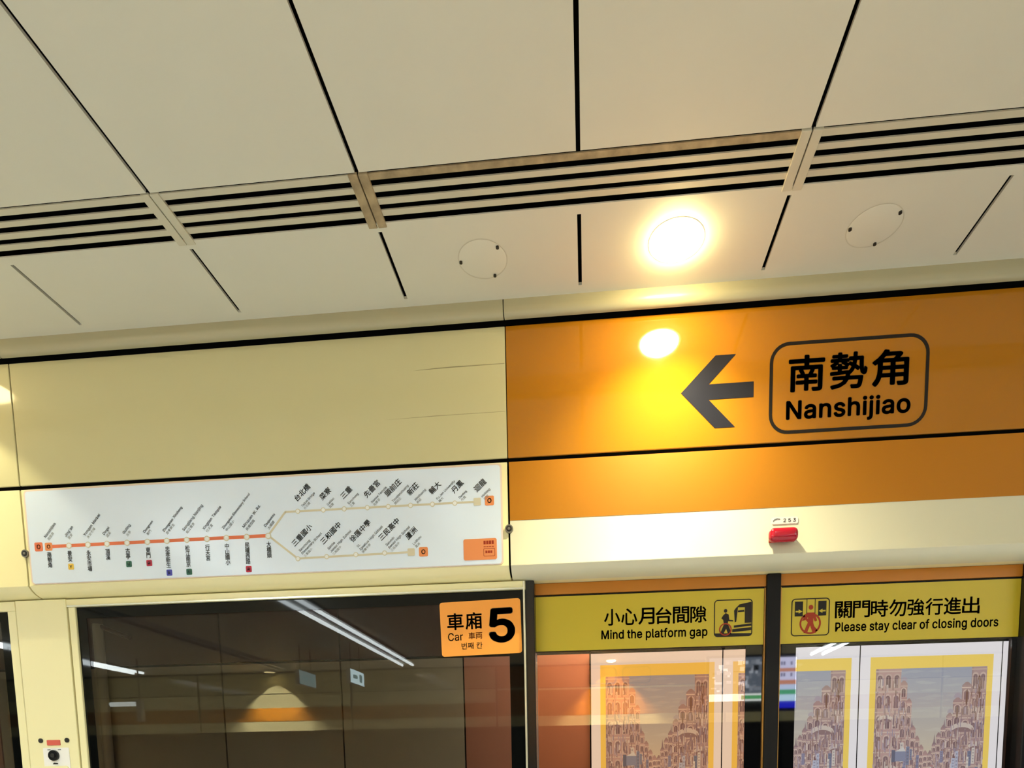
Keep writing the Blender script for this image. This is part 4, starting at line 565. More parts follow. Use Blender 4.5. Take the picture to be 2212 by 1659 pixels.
# small round locks in the seams
lock = thing('panel_lock', 'small round lock in the seam right of the route map', 'lock', (S1, FY, 2.554), 'round locks in the fascia seams')
MB().cyl((S1, FY - .007, 2.554), (S1, FY + .004, 2.554), .0165, 28).build('collar', M['chrome'], lock, True)
MB().cyl((S1, FY - .0085, 2.554), (S1, FY - .006, 2.554), .0115, 24).build('plug', M['dark_metal'], lock, True)
MB().cyl((S1, FY - .010, 2.554), (S1, FY - .008, 2.554), .0055, 16).build('core', M['chrome'], lock, True)
dup(lock, (S0, FY, 2.548), 'small round lock in the seam left of the route map')

# red beacon and number plate
bea = thing('beacon', 'red rounded alarm beacon mounted on the ivory fascia above the doors', 'signal light', (.764, FY, 2.475))
MB().box(.709, .819, FY - .046, FY - .004, 2.448, 2.501, .020, 5).build('lens', M['red'], bea, True)
MB().box(.715, .813, FY - .006, FY, 2.454, 2.495, .002, 1).build('base', M['red_brown'], bea)
num = thing('number_plate', 'small pale plate reading 253 just above the red beacon', 'label', (.777, FY, 2.536))
MB().plate(rrect(.726, .826, 2.524, 2.549, .006), FY - .002, FY + .001).build('plate', M['plate'], num)
lettering('digits', '2 5 3', .770, .817, 2.530, 2.544, FY - .0026, M['ink_grey'], num, .01)
swoosh = [(.732, 2.532), (.738, 2.538), (.747, 2.541), (.757, 2.540), (.757, 2.544), (.746, 2.546), (.736, 2.543), (.730, 2.537)]
MB().plate(swoosh, FY - .0026, FY - .0018).build('mark', M['ink_grey'], num)

# ------------------------------------------------------------------ route map
MY = FY - .0065
rm = thing('route_map', 'white metro line map board on the cream lower fascia', 'map', (-1.368, FY, 2.422))
MB().plate(rrect(-2.402, -.334, 2.4165, 2.808, .016), FY - .0045, FY - .0016).build('backing', M['map_edge'], rm)
MB().plate(rrect(-2.394, -.341, 2.420, 2.801, .013), MY, FY - .0035).build('board', M['map'], rm)
P = MY - .0012
def bar(mb, ax, az, bx, bz, w):
    d = Vector((bx - ax, bz - az)); n = Vector((-d.y, d.x)).normalized() * w / 2
    mb.plate([(ax - n.x, az - n.y), (bx - n.x, bz - n.y), (bx + n.x, bz + n.y), (ax + n.x, az + n.y)], P + .0006, MY + .0005)
    return mb
bar(MB(), -2.306, 2.571, -1.321, 2.572, .0135).build('route_line', M['route'], rm)
ub = MB(); bar(ub, -1.321, 2.573, -1.242, 2.663, .008); bar(ub, -1.244, 2.663, -.435, 2.664, .008)
ub.build('route_line', M['route_pale'], rm)
lb = MB(); bar(lb, -1.321, 2.573, -1.198, 2.474, .008); bar(lb, -1.2, 2.475, -.714, 2.480, .008)
lb.build('route_line', M['route_pale'], rm)
def badge(x, z, s, m, letter=None, lm=None):
    b = MB().plate(rrect(x - s, x + s, z - s, z + s, s * .3, 4), P + .0003, MY + .0005).build('badge', m, rm)
    if letter: lettering('badge_letter', letter, x - s * .45, x + s * .45, z - s * .5, z + s * .5, P - .0003, lm or M['ink_dark'], b, .02)
    return b
badge(-2.352, 2.572, .0185, M['route'], 'O', M['badge'])
badge(-2.306, 2.571, .0165, M['badge'], 'O', M['route'])
badge(-.386, 2.666, .0185, M['badge'], 'O')
badge(-.664, 2.479, .0185, M['badge'], 'O')
badge(-.436, 2.664, .0150, M['route_pale']); badge(-.715, 2.480, .0150, M['route_pale'])
trunk = [(-2.306, '南\n勢\n角', 'Nanshijiao', '南勢角'), (-2.212, '景\n安', "Jing'an", '景安'), (-2.125, '永\n安\n市\n場', 'Yongan Market', '永安市場'),
         (-2.038, '頂\n溪', 'Dingxi', '頂溪'), (-1.947, '古\n亭', 'Guting', '古亭'), (-1.855, '東\n門', 'Dongmen', '東門'),
         (-1.768, '忠\n孝\n新\n生', 'Zhongxiao Xinsheng', '忠孝新生'), (-1.679, '松\n江\n南\n京', 'Songjiang Nanjing', '松江南京'),
         (-1.590, '行\n天\n宮', 'Xingtian Temple', '行天宮'), (-1.504, '中\n山\n國\n小', 'Zhongshan Elementary School', '中山國小'),
         (-1.415, '民\n權\n西\n路', 'Minquan W. Rd.', '民權西路'), (-1.321, '大\n橋\n頭', 'Daqiaotou', '大橋頭')]
def station(x, z, r=.0125):
    MB().ring_plate(circ(x, z, r), circ(x, z, r * .72), P, MY + .0005).build('station_ring', M['route_pale'], rm)
    MB().plate(circ(x, z, r * .72), P + .0001, MY + .0005).build('station_dot', M['white_print'], rm)
marks = {1: 'badge_y', 4: 'badge_g', 5: 'badge_r', 6: 'badge_b', 7: 'badge_g', 10: 'badge_r'}
letters = {1: 'Y', 4: 'G', 5: 'R', 6: 'BL', 7: 'G', 10: 'R'}
for i, (x, zh, en, small) in enumerate(trunk):
    if i: station(x, 2.571)
    n = zh.count('\n') + 1
    h = .0215 * n + .002
    lettering('station_name', zh, x - .010, x + .0105, 2.549 - h, 2.549, P, M['ink_dark'], rm, .012, .92)
    k = len(en)
    sz = .0150 if k > 20 else .0158
    slanted('station_label', [(en, sz, .012, 0), (small, .0135, .0, 0.002), ], x - .010, 2.606, math.radians(47), P, M['ink_dark'] if i > 5 else M['ink_grey'], rm)
    if i in marks: badge(x + .001, 2.549 - h - .020, .0125, M[marks[i]], letters[i], M['white_print'])
upper = [(-1.188, '台北橋', 'Taipei Bridge'), (-1.079, '菜寮', 'Cailiao'), (-.990, '三重', 'Sanchong'), (-.892, '先嗇宮', 'Xianse Temple'),
         (-.804, '頭前庄', 'Touqianzhuang'), (-.711, '新莊', 'Xinzhuang'), (-.620, '輔大', 'Fu Jen University'), (-.528, '丹鳳', 'Danfeng'), (-.435, '迴龍', 'Huilong')]
lower = [(-1.198, '三重國小', 'Sanchong Elementary School', 2.474), (-1.074, '三和國中', 'Sanhe Junior High School', 2.477), (-.949, '徐匯中學', 'St. Ignatius High School', 2.480),
         (-.827, '三民高中', 'Sanmin Senior High School', 2.481), (-.714, '蘆洲', 'Luzhou', 2.480)]
for x, zh, en in upper:
    if zh != '迴龍': station(x, 2.663, .010)
    slanted('station_label', [(zh, .028, .014, 0), (en, .0125, .008, .002), (zh, .012, 0, .002)], x - .002, 2.700, math.radians(42), P, M['ink_grey'], rm)
for x, zh, en, z in lower:
    if zh != '蘆洲': station(x, z, .010)
    half = en.split(' ', 1)
    rows = [(zh, .028, .014, 0), (half[0], .0135, .008, .002)] + ([(half[1], .0135, .008, .002)] if len(half) > 1 else []) + [(zh, .012, 0, .002)]
    slanted('station_label', rows, x - .012, z + .048, math.radians(42), P, M['ink_grey'], rm)
st = MB().plate(rrect(-.497, -.360, 2.437, 2.520, .008), P, MY + .0005).build('info_sticker', M['badge'], rm)
for z0, z1, x0, x1 in ((2.497, 2.511, -.414, -.370), (2.486, 2.489, -.414, -.370), (2.462, 2.472, -.407, -.377)):
    n = max(1, int((x1 - x0) / .009))
    mb = MB()
    for k in range(n):
        mb.plate([(x0 + (x1 - x0) * k / n, z0), (x0 + (x1 - x0) * (k + .8) / n, z0), (x0 + (x1 - x0) * (k + .8) / n, z1), (x0 + (x1 - x0) * k / n, z1)], P - .0004, P + .0002)
    mb.build('print', M['red_brown'], st)
MB().ring_plate(rrect(-.415, -.368, 2.450, 2.481, .004, 3), rrect(-.4135, -.3695, 2.4515, 2.4795, .0035, 3), P - .0004, P + .0002).build('print', M['red_brown'], st)

# ------------------------------------------------------------------ fixed windows left of the doors
WY = 2.66
win = MB()
win.box(-2.308, -.254, WY, WY + .05, 2.334, 2.368, .002, 1)
win.box(-2.300, -2.268, WY, WY + .05, 0.02, 2.334, .002, 1)
w1 = struct(win.build('window_1', M['cream_low']))
MB().box(-2.302, -.258, WY - .0045, WY - .0005, 2.3335, 2.3405).build('bright_lip', M['alu'], w1)
MB().box(-.2635, -.2555, WY - .003, WY + .05, 0.02, 2.366, .001, 1).build('edge_strip', M['alu'], w1)
GY = 2.672
MB().box(-2.268, -.2635, GY, GY + .008, .02, 2.334).build('pane', M['glass'], w1)
fr = MB()
fr.box(-2.268, -.2635, GY - .0015, GY - .0003, 2.286, 2.334)
fr.box(-.326, -.2635, GY - .0015, GY - .0003, .02, 2.286)
fr.box(-2.268, -2.225, GY - .0015, GY - .0003, .02, 2.286)
fr.build('black_border', M['frit'], w1)
w2f = MB()
w2f.box(-4.5, -2.553, WY, WY + .05, 2.326, 2.368, .002, 1)
w2f.box(-2.593, -2.553, WY, WY + .05, .02, 2.326, .002, 1)
w2 = struct(w2f.build('window_2', M['cream_low']))
MB().box(-4.5, -2.593, GY, GY + .008, .02, 2.326).build('pane', M['glass'], w2)
f2 = MB(); f2.box(-4.5, -2.593, GY - .0015, GY - .0003, 2.286, 2.326); f2.box(-2.64, -2.593, GY - .0015, GY - .0003, .02, 2.286)
f2.build('black_border', M['frit'], w2)
struct(MB().box(-2.548, -2.306, WY - .004, WY + .06, 0, 2.369, .002, 1).build('trim_5', M['cream_low']))

# emergency release fitting on the cream post
em = thing('emergency_release', 'white emergency release plate with black keyhole on the cream post', 'control panel', (-2.418, WY - .004, 1.66))
EY = WY - .004
MB().plate(rrect(-2.476, -2.350, 1.52, 1.715, .004, 3), EY - .003, EY + .001).build('plate', M['plate'], em)
MB().plate(rrect(-2.454, -2.390, 1.726, 1.750, .002, 3), EY - .003, EY + .001).build('label', M['label_red'], em)
for x in (-2.484, -2.356):
    MB().cyl((x, EY - .004, 1.748), (x, EY + .002, 1.748), .0105, 20).build('screw', M['dark_metal'], em, True)
MB().cyl((-2.422, EY - .012, 1.680), (-2.422, EY, 1.680), .024, 28).build('key_switch', M['post'], em, True)
MB().cyl((-2.422, EY - .016, 1.680), (-2.422, EY - .011, 1.680), .010, 20).build('key_slot', M['dark_metal'], em, True)
for x in (-2.446, -2.395):
    MB().plate([(x - .008, 1.704), (x + .008, 1.704), (x + .006, 1.709), (x - .008, 1.708)], EY - .0036, EY - .002).build('print', M['ink_grey'], em)
MB().plate([(-2.434, 1.640), (-2.408, 1.640), (-2.408, 1.646), (-2.428, 1.648)], EY - .0036, EY - .002).build('print', M['ink'], em)
MB().plate(rrect(-2.478, -2.356, 1.40, 1.632, .012, 4), EY - .008, EY - .002).build('cover', M['cream_low'], em)

# orange car number sign stuck to the window
CYS = GY - .0032
cs = thing('car_number_sign', 'orange car 5 sign at the top right of the dark window', 'sign', (-.44, GY, 2.07))
sheet = MB().plate(rrect(-.617, -.272, 2.072, 2.297, .012), CYS, GY - .0016).build('sheet', M['car'], cs)
lettering('number', '5', -.411, -.298, 2.118, 2.262, CYS - .0006, M['ink'], cs, .034)
for ch, x0, x1 in (('車', -.588, -.517), ('廂', -.509, -.438)):
    lettering('character', ch, x0, x1, 2.180, 2.250, CYS - .0006, M['ink'], cs, .018)
lettering('car_word', 'Car', -.587, -.522, 2.136, 2.169, CYS - .0006, M['ink'], cs, .010)
lettering('car_word', '車両', -.498, -.439, 2.139, 2.168, CYS - .0006, M['red_brown'], cs, .008)
lettering('car_word', '번째 칸', -.530, -.440, 2.098, 2.126, CYS - .0006, M['ink'], cs, .008)

cs.rotation_euler = (0, -0.021, 0)

# ------------------------------------------------------------------ screen doors
DY = 2.73
struct(MB().box(-.2555, -.2175, WY + .012, DY + .06, 0, 2.371, .003, 1).build('trim_6', M['post']))
struct(MB().box(.7445, .8015, DY - .018, DY + .03, 0, 2.371, .004, 2).build('trim_7', M['rubber']))
struct(MB().box(1.7465, 1.88, WY + .012, DY + .06, 0, 2.371, .003, 1).build('trim_8', M['post']))
hd = MB().box(-.2170, .7440, DY - .004, DY + .03, 2.325, 2.371).box(.8020, 1.7460, DY - .004, DY + .03, 2.325, 2.371)
struct(hd.build('trim_9', M['header']))

def leaf(name, x0, x1, gm, frits, brass):
    d = struct(MB().box(x0, x1, DY + .003, DY + .028, 2.088, 2.324).build(name, M['rubber']))
    MB().box(x0, x1, DY + .010, DY + .018, .02, 2.088).build('pane', gm, d)
    fb = MB()
    for a, b in frits: fb.box(a, b, DY + .006, DY + .0095, .02, 2.0885)
    fb.build('black_border', M['frit_door'], d)
    for a, b in brass: MB().box(a, b, DY - .006, DY + .02, .02, 2.318).build('brass_edge', M['brass'], d)
    return d
leaf('door_1', -.2165, .7385, M['glass_warm'], [(.668, .7385)], [(.7390, .7435)])
leaf('door_2', .8075, 1.7455, M['glass_door'], [(.8075, .874), (1.727, 1.7455)], [(.8025, .8070)])

SY = DY - .001
def poly_part(name, polys, m, parent, box, y):
    """polygons given in 0..1 coordinates of box (x0, x1, z0, z1)"""
    x0, x1, z0, z1 = box
    mb = MB()
    for p in polys: mb.plate([(x0 + u * (x1 - x0), z0 + v * (z1 - z0)) for u, v in p], y - .0003, y + .0006)
    return mb.build(name, m, parent)
def ring_part(name, cx, cz, r, w, m, parent, y):
    return MB().ring_plate(circ(cx, cz, r), circ(cx, cz, r - w), y - .0003, y + .0006).build(name, m, parent)
def frame_part(parent, box, y):
    x0, x1, z0, z1 = box
    return MB().ring_plate(rrect(x0, x1, z0, z1, .016), rrect(x0 + .004, x1 - .004, z0 + .004, z1 - .004, .012), y, y + .001).build('pictogram', M['ink'], parent)

ws = thing('warning_sign', 'yellow mind the platform gap strip on the left door leaf', 'sign', (.26, DY, 2.09), 'yellow warning strips over the doors')
MB().box(-.2165, .7375, SY, DY + .003, 2.089, 2.3165).build('strip', M['sign_yellow'], ws)
for i, ch in enumerate('小心月台間隙'):
    x0 = .075 + i * .0722
    lettering('character', ch, x0, x0 + .068, 2.187, 2.256, SY - .0006, M['ink'], ws, .016)
lettering('wording', 'Mind the platform gap', .063, .508, 2.121, 2.170, SY - .0006, M['ink'], ws, .026)
bx = (.534, .692, 2.125, 2.277)
pic = frame_part(ws, bx, SY - .001)
poly_part('walking_figure', [[(.24, .58), (.30, .64), (.38, .60), (.40, .46), (.50, .44), (.50, .41), (.37, .42), (.36, .36), (.42, .20), (.46, .06), (.38, .06), (.32, .22), (.25, .08), (.16, .08), (.26, .34), (.24, .46), (.19, .50)],
                             [(.30 + .045 * math.cos(a * .524), .70 + .05 * math.sin(a * .524)) for a in range(12)]], M['ink'], pic, bx, SY - .001)
poly_part('train', [[(.56, .76), (.66, .86), (.97, .92), (.97, .36), (.80, .36), (.80, .78), (.62, .78), (.58, .40), (.54, .38), (.52, .70)], [(.52, .30), (.97, .34), (.97, .28), (.52, .24)],
                    [(.48, .20), (.97, .24), (.97, .16), (.48, .12)], [(.02, .10), (.97, .08), (.97, .02), (.05, .02)], [(.62, .70), (.78, .71), (.79, .66), (.62, .65)]], M['ink'], pic, bx, SY - .001)
ring_part('warning_ring', bx[0] + .30 * .158, bx[2] + .20 * .152, .026, .005, M['red_brown'], pic, SY - .0013)

w2s = thing('warning_sign', 'yellow stay clear of closing doors strip on the right door leaf', 'sign', (1.276, DY, 2.09), 'yellow warning strips over the doors')
MB().box(.8080, 1.7450, SY, DY + .003, 2.089, 2.3165).build('strip', M['sign_yellow'], w2s)
for i, ch in enumerate('關門時勿強行進出'):
    x0 = 1.024 + i * .0713
    lettering('character', ch, x0, x0 + .068, 2.185, 2.253, SY - .0006, M['ink'], w2s, .014)
lettering('wording', 'Please stay clear of closing doors', 1.027, 1.666, 2.121, 2.170, SY - .0006, M['ink'], w2s, .026)
bx = (.849, 1.003, 2.118, 2.270)
pic = frame_part(w2s, bx, SY - .001)
poly_part('door_window', [[(.09, .53), (.30, .53), (.30, .92), (.09, .92)], [(.70, .53), (.91, .53), (.91, .92), (.70, .92)]], M['ink'], pic, bx, SY - .001)
poly_part('door_edge', [[(.395, .56), (.41, .56), (.41, .98), (.395, .98)], [(.61, .56), (.625, .56), (.625, .98), (.61, .98)]], M['ink'], pic, bx, SY - .001)
poly_part('arrow', [[(.11, .635), (.19, .635), (.19, .60), (.29, .655), (.19, .71), (.19, .675), (.11, .675)], [(.89, .635), (.81, .635), (.81, .60), (.71, .655), (.81, .71), (.81, .675), (.89, .675)]], M['sign_yellow'], pic, bx, SY - .0016)
poly_part('figure', [[(.51 + .06 * math.cos(a * .524), .76 + .065 * math.sin(a * .524)) for a in range(12)],
                     [(.42, .62), (.60, .62), (.68, .40), (.62, .38), (.58, .48), (.58, .34), (.66, .08), (.57, .08), (.50, .28), (.42, .08), (.33, .08), (.44, .36), (.44, .50), (.36, .42), (.28, .40)]], M['red_brown'], pic, bx, SY - .001)
ring_part('prohibition_ring', bx[0] + .50 * .154, bx[2] + .33 * .152, .043, .007, M['red_brown'], pic, SY - .0013)
poly_part('prohibition_bar', [[(.30, .52), (.34, .56), (.70, .14), (.66, .10)]], M['red_brown'], pic, bx, SY - .0013)

# ------------------------------------------------------------------ track side wall
TY = 6.0
PX = [0.033 + 1.2165 * k for k in range(-9, 9)]
tw = struct(MB().box(XL, XR, TY + .03, TY + .2, -1.5, 3.56).build('wall_track', M['void']))
for k, (a, b) in enumerate(zip(PX, PX[1:])):
    i = k - 9                                # panel 0 holds the first light box
    MB().box(a + .008, b - .008, TY, TY + .03, 2.664, 3.56).build('wall_panel', M['tile_brown'], tw)
    if 0 <= i <= 3:
        MB().box(a + .008, b - .008, TY, TY + .03, -1.2, .88).build('wall_panel', M['tile_salmon'], tw)
    else:
        MB().box(a + .008, b - .008, TY, TY + .03, -1.2, 2.640).build('wall_panel', M['tile_cream'] if i in (-2, -3, -4, -5) else M['tile_salmon'], tw)

def street_picture(x0, z0, w, h, y):
    """a made-up old street, printed: sky between two rows of house fronts"""
    rnd = random.Random(11)
    mb = MB()
    layer = [0]
    wash = (190, 174, 168)
    def mixc(a, b, t): return tuple(p + (r - p) * t for p, r in zip(a, b))
    jit = lambda c, a: tuple(max(0, min(255, v + d)) for d in [rnd.uniform(-a, a)] for v in c)
    def q(pts, c, wsh=.22):
        layer[0] += 1
        d = y - layer[0] * 1e-6
        mb.poly([(x0 + u * w, d, z0 + v * h) for u, v in pts], lin(*mixc(c, wash, wsh)))
    def r4(u0, v0, u1, v1, c): q([(u0, v0), (u1, v0), (u1, v1), (u0, v1)], c)
    n = 30
    for k in range(n):                                    # sky, blue grey over straw
        t = k / (n - 1)
        v1, v0 = 1 - k * .62 / n, 1 - (k + 1) * .62 / n
        q([(0, v0), (1, v0), (1, v1), (0, v1)], mixc((150, 160, 180), (206, 194, 168), min(1, t * 1.1)), .25)
    r4(0, 0, 1, .42, (150, 132, 126))
    for k in range(60):
        u, v = rnd.uniform(.2, .75), rnd.uniform(.5, .98)
        a, b = rnd.uniform(.03, .10), rnd.uniform(.004, .012)
        q([(u - a, v), (u, v - b), (u + a, v), (u, v + b)], jit(mixc((160, 170, 184), (206, 196, 172), (1 - v) * 1.8), 4), .25)
    def arch(u0, u1, v0, v1, c, k=6):
        m, a = (u0 + u1) / 2, (u1 - u0) / 2
        top = min(v1 - v0, a * w / h)
        q([(u0, v0), (u1, v0)] + [(m + a * math.cos(math.pi * i / k), v1 - top + top * math.sin(math.pi * i / k)) for i in range(k + 1)], c)
    def front(u0, u1, top, base, storey):
        """one house front: roof line with gable, storeys with arched windows, piers and ledges"""
        c0 = jit(base, 8)
        r4(u0, 0, u1, top, c0)
        if top < .95: q([(u0, top), (u1, top), (u0 + (u1 - u0) * .62, top + .022), (u0 + (u1 - u0) * .38, top + .022)], jit(mixc(base, (120, 96, 96), .3), 8))
        r4(u0, 0, u0 + (u1 - u0) * .10, top, jit(mixc(base, (104, 84, 92), .35), 6))
        v = top - .012
        while v > 0:
            r4(u0 - .004, v - .008, u1 + .004, v, jit((208, 184, 168), 10))
            k = max(1, round((u1 - u0) / .07))
            for i in range(k):
                a = u0 + (u1 - u0) * (i + .22) / k; b = u0 + (u1 - u0) * (i + .78) / k
                g = (b - a) * .22
                arch(a - g, b + g, v - storey * .86, v - storey * .14, jit((204, 178, 166), 10))
                arch(a, b, v - storey * .84, v - storey * .22, jit((118, 92, 96), 14))
                r4((a + b) / 2 - .002, v - storey * .84, (a + b) / 2 + .002, v - storey * .3, jit((176, 150, 146), 10))
            v -= storey
    wl, wr = (180, 144, 138), (166, 136, 136)
    for u0, u1, t, st in ((.455, .50, .43, .040), (.415, .46, .47, .045), (.375, .42, .53, .05), (.33, .38, .60, .06), (.285, .335, .78, .075), (.225, .29, .90, .09), (0, .23, 1.0, .135)):
        front(u0, u1, min(t, .999), wl, st)
    for u0, u1, t, st in ((.50, .54, .43, .038), (.535, .575, .49, .042), (.57, .615, .55, .05), (.61, .66, .60, .055), (.655, .715, .68, .07), (.71, .79, .78, .08), (.785, .87, .88, .10), (.865, 1.0, .999, .16)):
        front(u0, u1, t, wr, st)
    for u, v, hgt in ((.555, .49, .075), (.64, .60, .06), (.345, .61, .05)):   # thin spires
        q([(u - .010, v), (u + .010, v), (u, v + hgt)], jit((140, 118, 124), 8))
    for cx, cz, rr in ((.69, .70, .030), (.75, .80, .035), (.26, .92, .028)):   # small domes
        q([(cx + rr * math.cos(a * math.pi / 10), cz + rr * .9 * math.sin(a * math.pi / 10)) for a in range(11)], jit((168, 160, 172), 8))
    for cx, cz, rw, rh in ((.935, .86, .020, .085), (.83, .80, .010, .055), (.75, .70, .008, .045)):   # tall dark windows
        q([(cx + rw * math.cos(a * .393), cz + rh * math.sin(a * .393)) for a in range(16)], jit((112, 80, 68), 8))
    for cx, cz, rr in ((.10, .66, .075), (.80, .585, .11), (.93, .47, .07), (.16, .33, .06)):        # awnings
        q([(cx + rr * math.cos(a * math.pi / 10), cz + rr * .45 * math.sin(a * math.pi / 10)) for a in range(11)], jit((204, 190, 178), 8))
        q([(cx + rr * .8 * math.cos(a * math.pi / 10), cz - .012 + rr * .28 * math.sin(a * math.pi / 10)) for a in range(11)], jit((136, 108, 108), 8))
    pal = [(196, 166, 150), (152, 118, 114), (124, 98, 108), (180, 146, 136), (208, 192, 180), (144, 130, 150), (170, 152, 166), (132, 98, 90)]
    heights = [(0, .22, .97), (.22, .29, .86), (.29, .335, .74), (.335, .42, .52), (.42, .54, .38), (.54, .61, .46), (.61, .70, .56), (.70, .79, .72), (.79, .87, .82), (.87, 1, .95)]
    made = 0
    while made < 1000:                                     # brush strokes, mostly upright
        u, v = rnd.random(), rnd.random()
        if not any(a <= u <= b and v < t - .05 for a, b, t in heights): continue
        a, b = rnd.uniform(.002, .008), rnd.uniform(.006, .032)
        k = rnd.uniform(-.006, .006)
        q([(u - a, v - b), (u + a, v - b + k), (u + a * .7, v + b), (u - a * .8, v + b - k)], jit(rnd.choice(pal), 10), .34)
        made += 1
    for k in range(40):                                   # upright shop boards
        u = rnd.choice([rnd.uniform(.24, .44), rnd.uniform(.50, .96)])
        v = rnd.uniform(.04, .46)
        a, b = rnd.uniform(.008, .017), rnd.uniform(.035, .085)
        c = jit(rnd.choice([(200, 198, 212), (178, 186, 210), (126, 126, 156), (208, 172, 172), (216, 208, 198), (112, 122, 150), (176, 126, 124)]), 8)
        r4(u - a, v - b, u + a, v + b, c)
        for i in range(5):
            z = v - b * .8 + i * b * .36
            r4(u - a * .5, z, u + a * .5, z + b * .18, mixc(c, (90, 80, 96), .4))
    for u, v, s in ((.25, .42, .048),):                   # pale booth with a peaked roof
        r4(u - s * 1.7, v - s * .9, u - s, v + s * .8, (88, 92, 114))
        r4(u - s, v - s * .8, u + s, v + s * .6, (126, 134, 162))
        q([(u - s, v + s * .6), (u + s, v + s * .6), (u + s * .5, v + s * 1.2)], (214, 214, 210))
    return mb

PW, PZ0, PZ1 = 1.208, .90, 2.630
lb = thing('advertising_lightbox', 'backlit street poster lightbox behind the left door leaf', 'lightbox', (PX[9] + .608, TY, PZ0), 'backlit street posters across the track')
x0 = PX[9] + .608 - PW / 2
MB().box(x0, x0 + PW, TY - .046, TY + .028, PZ0, PZ1).build('casing', M['post'], lb)
MB().box(x0 + .001, x0 + PW - .001, TY - .050, TY - .046, PZ0, PZ1 - .001).build('lit_face', M['box_white'], lb)
MB().box(x0 + .088, x0 + PW - .070, TY - .0525, TY - .049, 1.02, 2.522).build('yellow_border', M['box_yellow'], lb)
street_picture(x0 + .138, 1.07, .950, 1.345, TY - .054).build('picture', M['picture'], lb)
for k, lab in ((10, 'backlit street poster lightbox behind the meeting edges of the two door leaves'), (11, 'backlit street poster lightbox shown whole behind the right door leaf'), (12, 'backlit street poster lightbox showing only a sliver at the right edge')):
    dup(lb, (PX[k] + .608, TY, PZ0), lab)

# pipe with an arm on the track wall
pp = thing('trackside_post', 'dusky upright post with a short arm against the track wall', 'post', (-4.83, 5.93, -1.2))
MB().cyl((-4.83, 5.93, -1.2), (-4.83, 5.93, 3.06), .047, 20).build('upright', M['tile_cream'], pp, True)
MB().cyl((-4.83, 5.93, 3.05), (-4.50, 5.93, 2.92), .022, 14).build('arm', M['tile_brown'], pp, True)

# ------------------------------------------------------------------ the platform behind the camera (seen in the glass)
OY = YB
wb = struct(MB().box(XL, XR, OY - .05, OY, 0, 2.30).box(XL, XR, OY - .09, OY - .05, 2.3, 3.56).build('wall_back', M['void']))
def opp(x0, x1, kind):
    if kind == 'cream':
        label = {-1: 'cream fascia section with orange band on the opposite platform edge'}[-1]
    t = None
    return t
OX = [-11.0, -7.15, -4.25, -1.6, 2.4, 6.0, 11.0]
olab = ['opposite fascia section at the far left end', 'opposite fascia section with a lamp glow, seen in the dark window', 'opposite fascia section between the lamp glow and the framed sign',
        'opposite fascia section left of the framed orange sign', 'opposite orange fascia section mirrored in the right door', 'opposite fascia section at the far right end']
for i, (a, b) in enumerate(zip(OX, OX[1:])):
    t = thing('opposite_fascia', olab[i], 'wall panel', ((a + b) / 2, OY, 2.3), 'fascia sections along the opposite platform edge')
    o_up = i in (3,)
    MB().box(a + .02, b - .02, OY, OY + .03, 2.98, 3.34).build('upper_panel', M['orange_low'] if o_up else M['cream'], t)
    MB().box(a + .02, b - .02, OY, OY + .03, 2.30, 2.965).build('lower_panel', M['cream_low'], t)
    MB().box(a + .02, b - .02, OY + .03, OY + .032, 2.48, 2.93 if o_up else 2.72).build('orange_band', M['orange_low'], t)
    if o_up:
        for x in (.02, .62):
            MB().ring_plate(rrect(x, x + .50, 3.01, 3.30, .07), rrect(x + .02, x + .48, 3.03, 3.28, .055), OY + .031, OY + .034).build('name_frame', M['ink'], t)
downlight(-5.65, OY + .24, 'downlight over the cream fascia of the opposite platform edge', BEAM_OPP_W, True, 0.0, 100, 0.7, (1.0, .95, .78), .05)
downlight(.42, OY + .24, 'downlight over the orange fascia of the opposite platform edge', BEAM_OPP_W * .9, True, 0.0, 100, 0.6, (1.0, .88, .62))

# fluorescent battens running across the platform
def batten(x, y):
    t = thing('fluorescent_batten', '', 'ceiling light', (x, y, ZC), 'fluorescent battens across the platform ceiling')
    MB().box(x - .14, x + .14, y - .60, y + .60, ZC - .03, ZC).build('housing', M['housing'], t)
    for s in (-1, 1):
        MB().cyl((x + s * .090, y - .575, ZC - .048), (x + s * .090, y + .575, ZC - .048), .021, 10).build('tube', M['tube'], t, True)
    return t
bat = None
for rx, place in ((-3.04, 'of the bright row in the dark window'), (3.75, 'of the row mirrored in the right door'), (-7.9, "of the row at the platform's left end"), (8.6, "of the row at the platform's right end")):
    for k, pos in enumerate(('far end', 'second from far end', 'middle', 'second from near end', 'near end')):
        y = -4.62 + 1.2 * k
        if bat is None: bat = batten(rx, y); o = bat
        else: o = dup(bat, (rx, y, ZC))
        o['label'] = 'twin tube ceiling light, %s, %s' % (pos, place)

# added downlights out of view over the camera; floor bounce fills the ceiling
first = None
for r, (y, row) in enumerate(((0.75, 'nearer the doors'), (-0.75, 'farther from the doors'))):
    for k, side in enumerate(('far left', 'second from left', 'third from left', 'left of the middle', 'right of the middle', 'third from right', 'second from right', 'far right')):
        x = -6.3 + 1.8 * k
        if first is None:
            first = downlight(x, y, '', ROOM_FILL_W, True, 0.0, 130, 0.5, (0.86, 0.97, 1.07), 0.0, 'lens_fill'); o = first
            first['group'] = 'added unseen fill downlights over the platform'
        else: o = dup(first, (x, y, ZC))
        o['label'] = 'added unseen fill downlight, %s in the row %s' % (side, row)

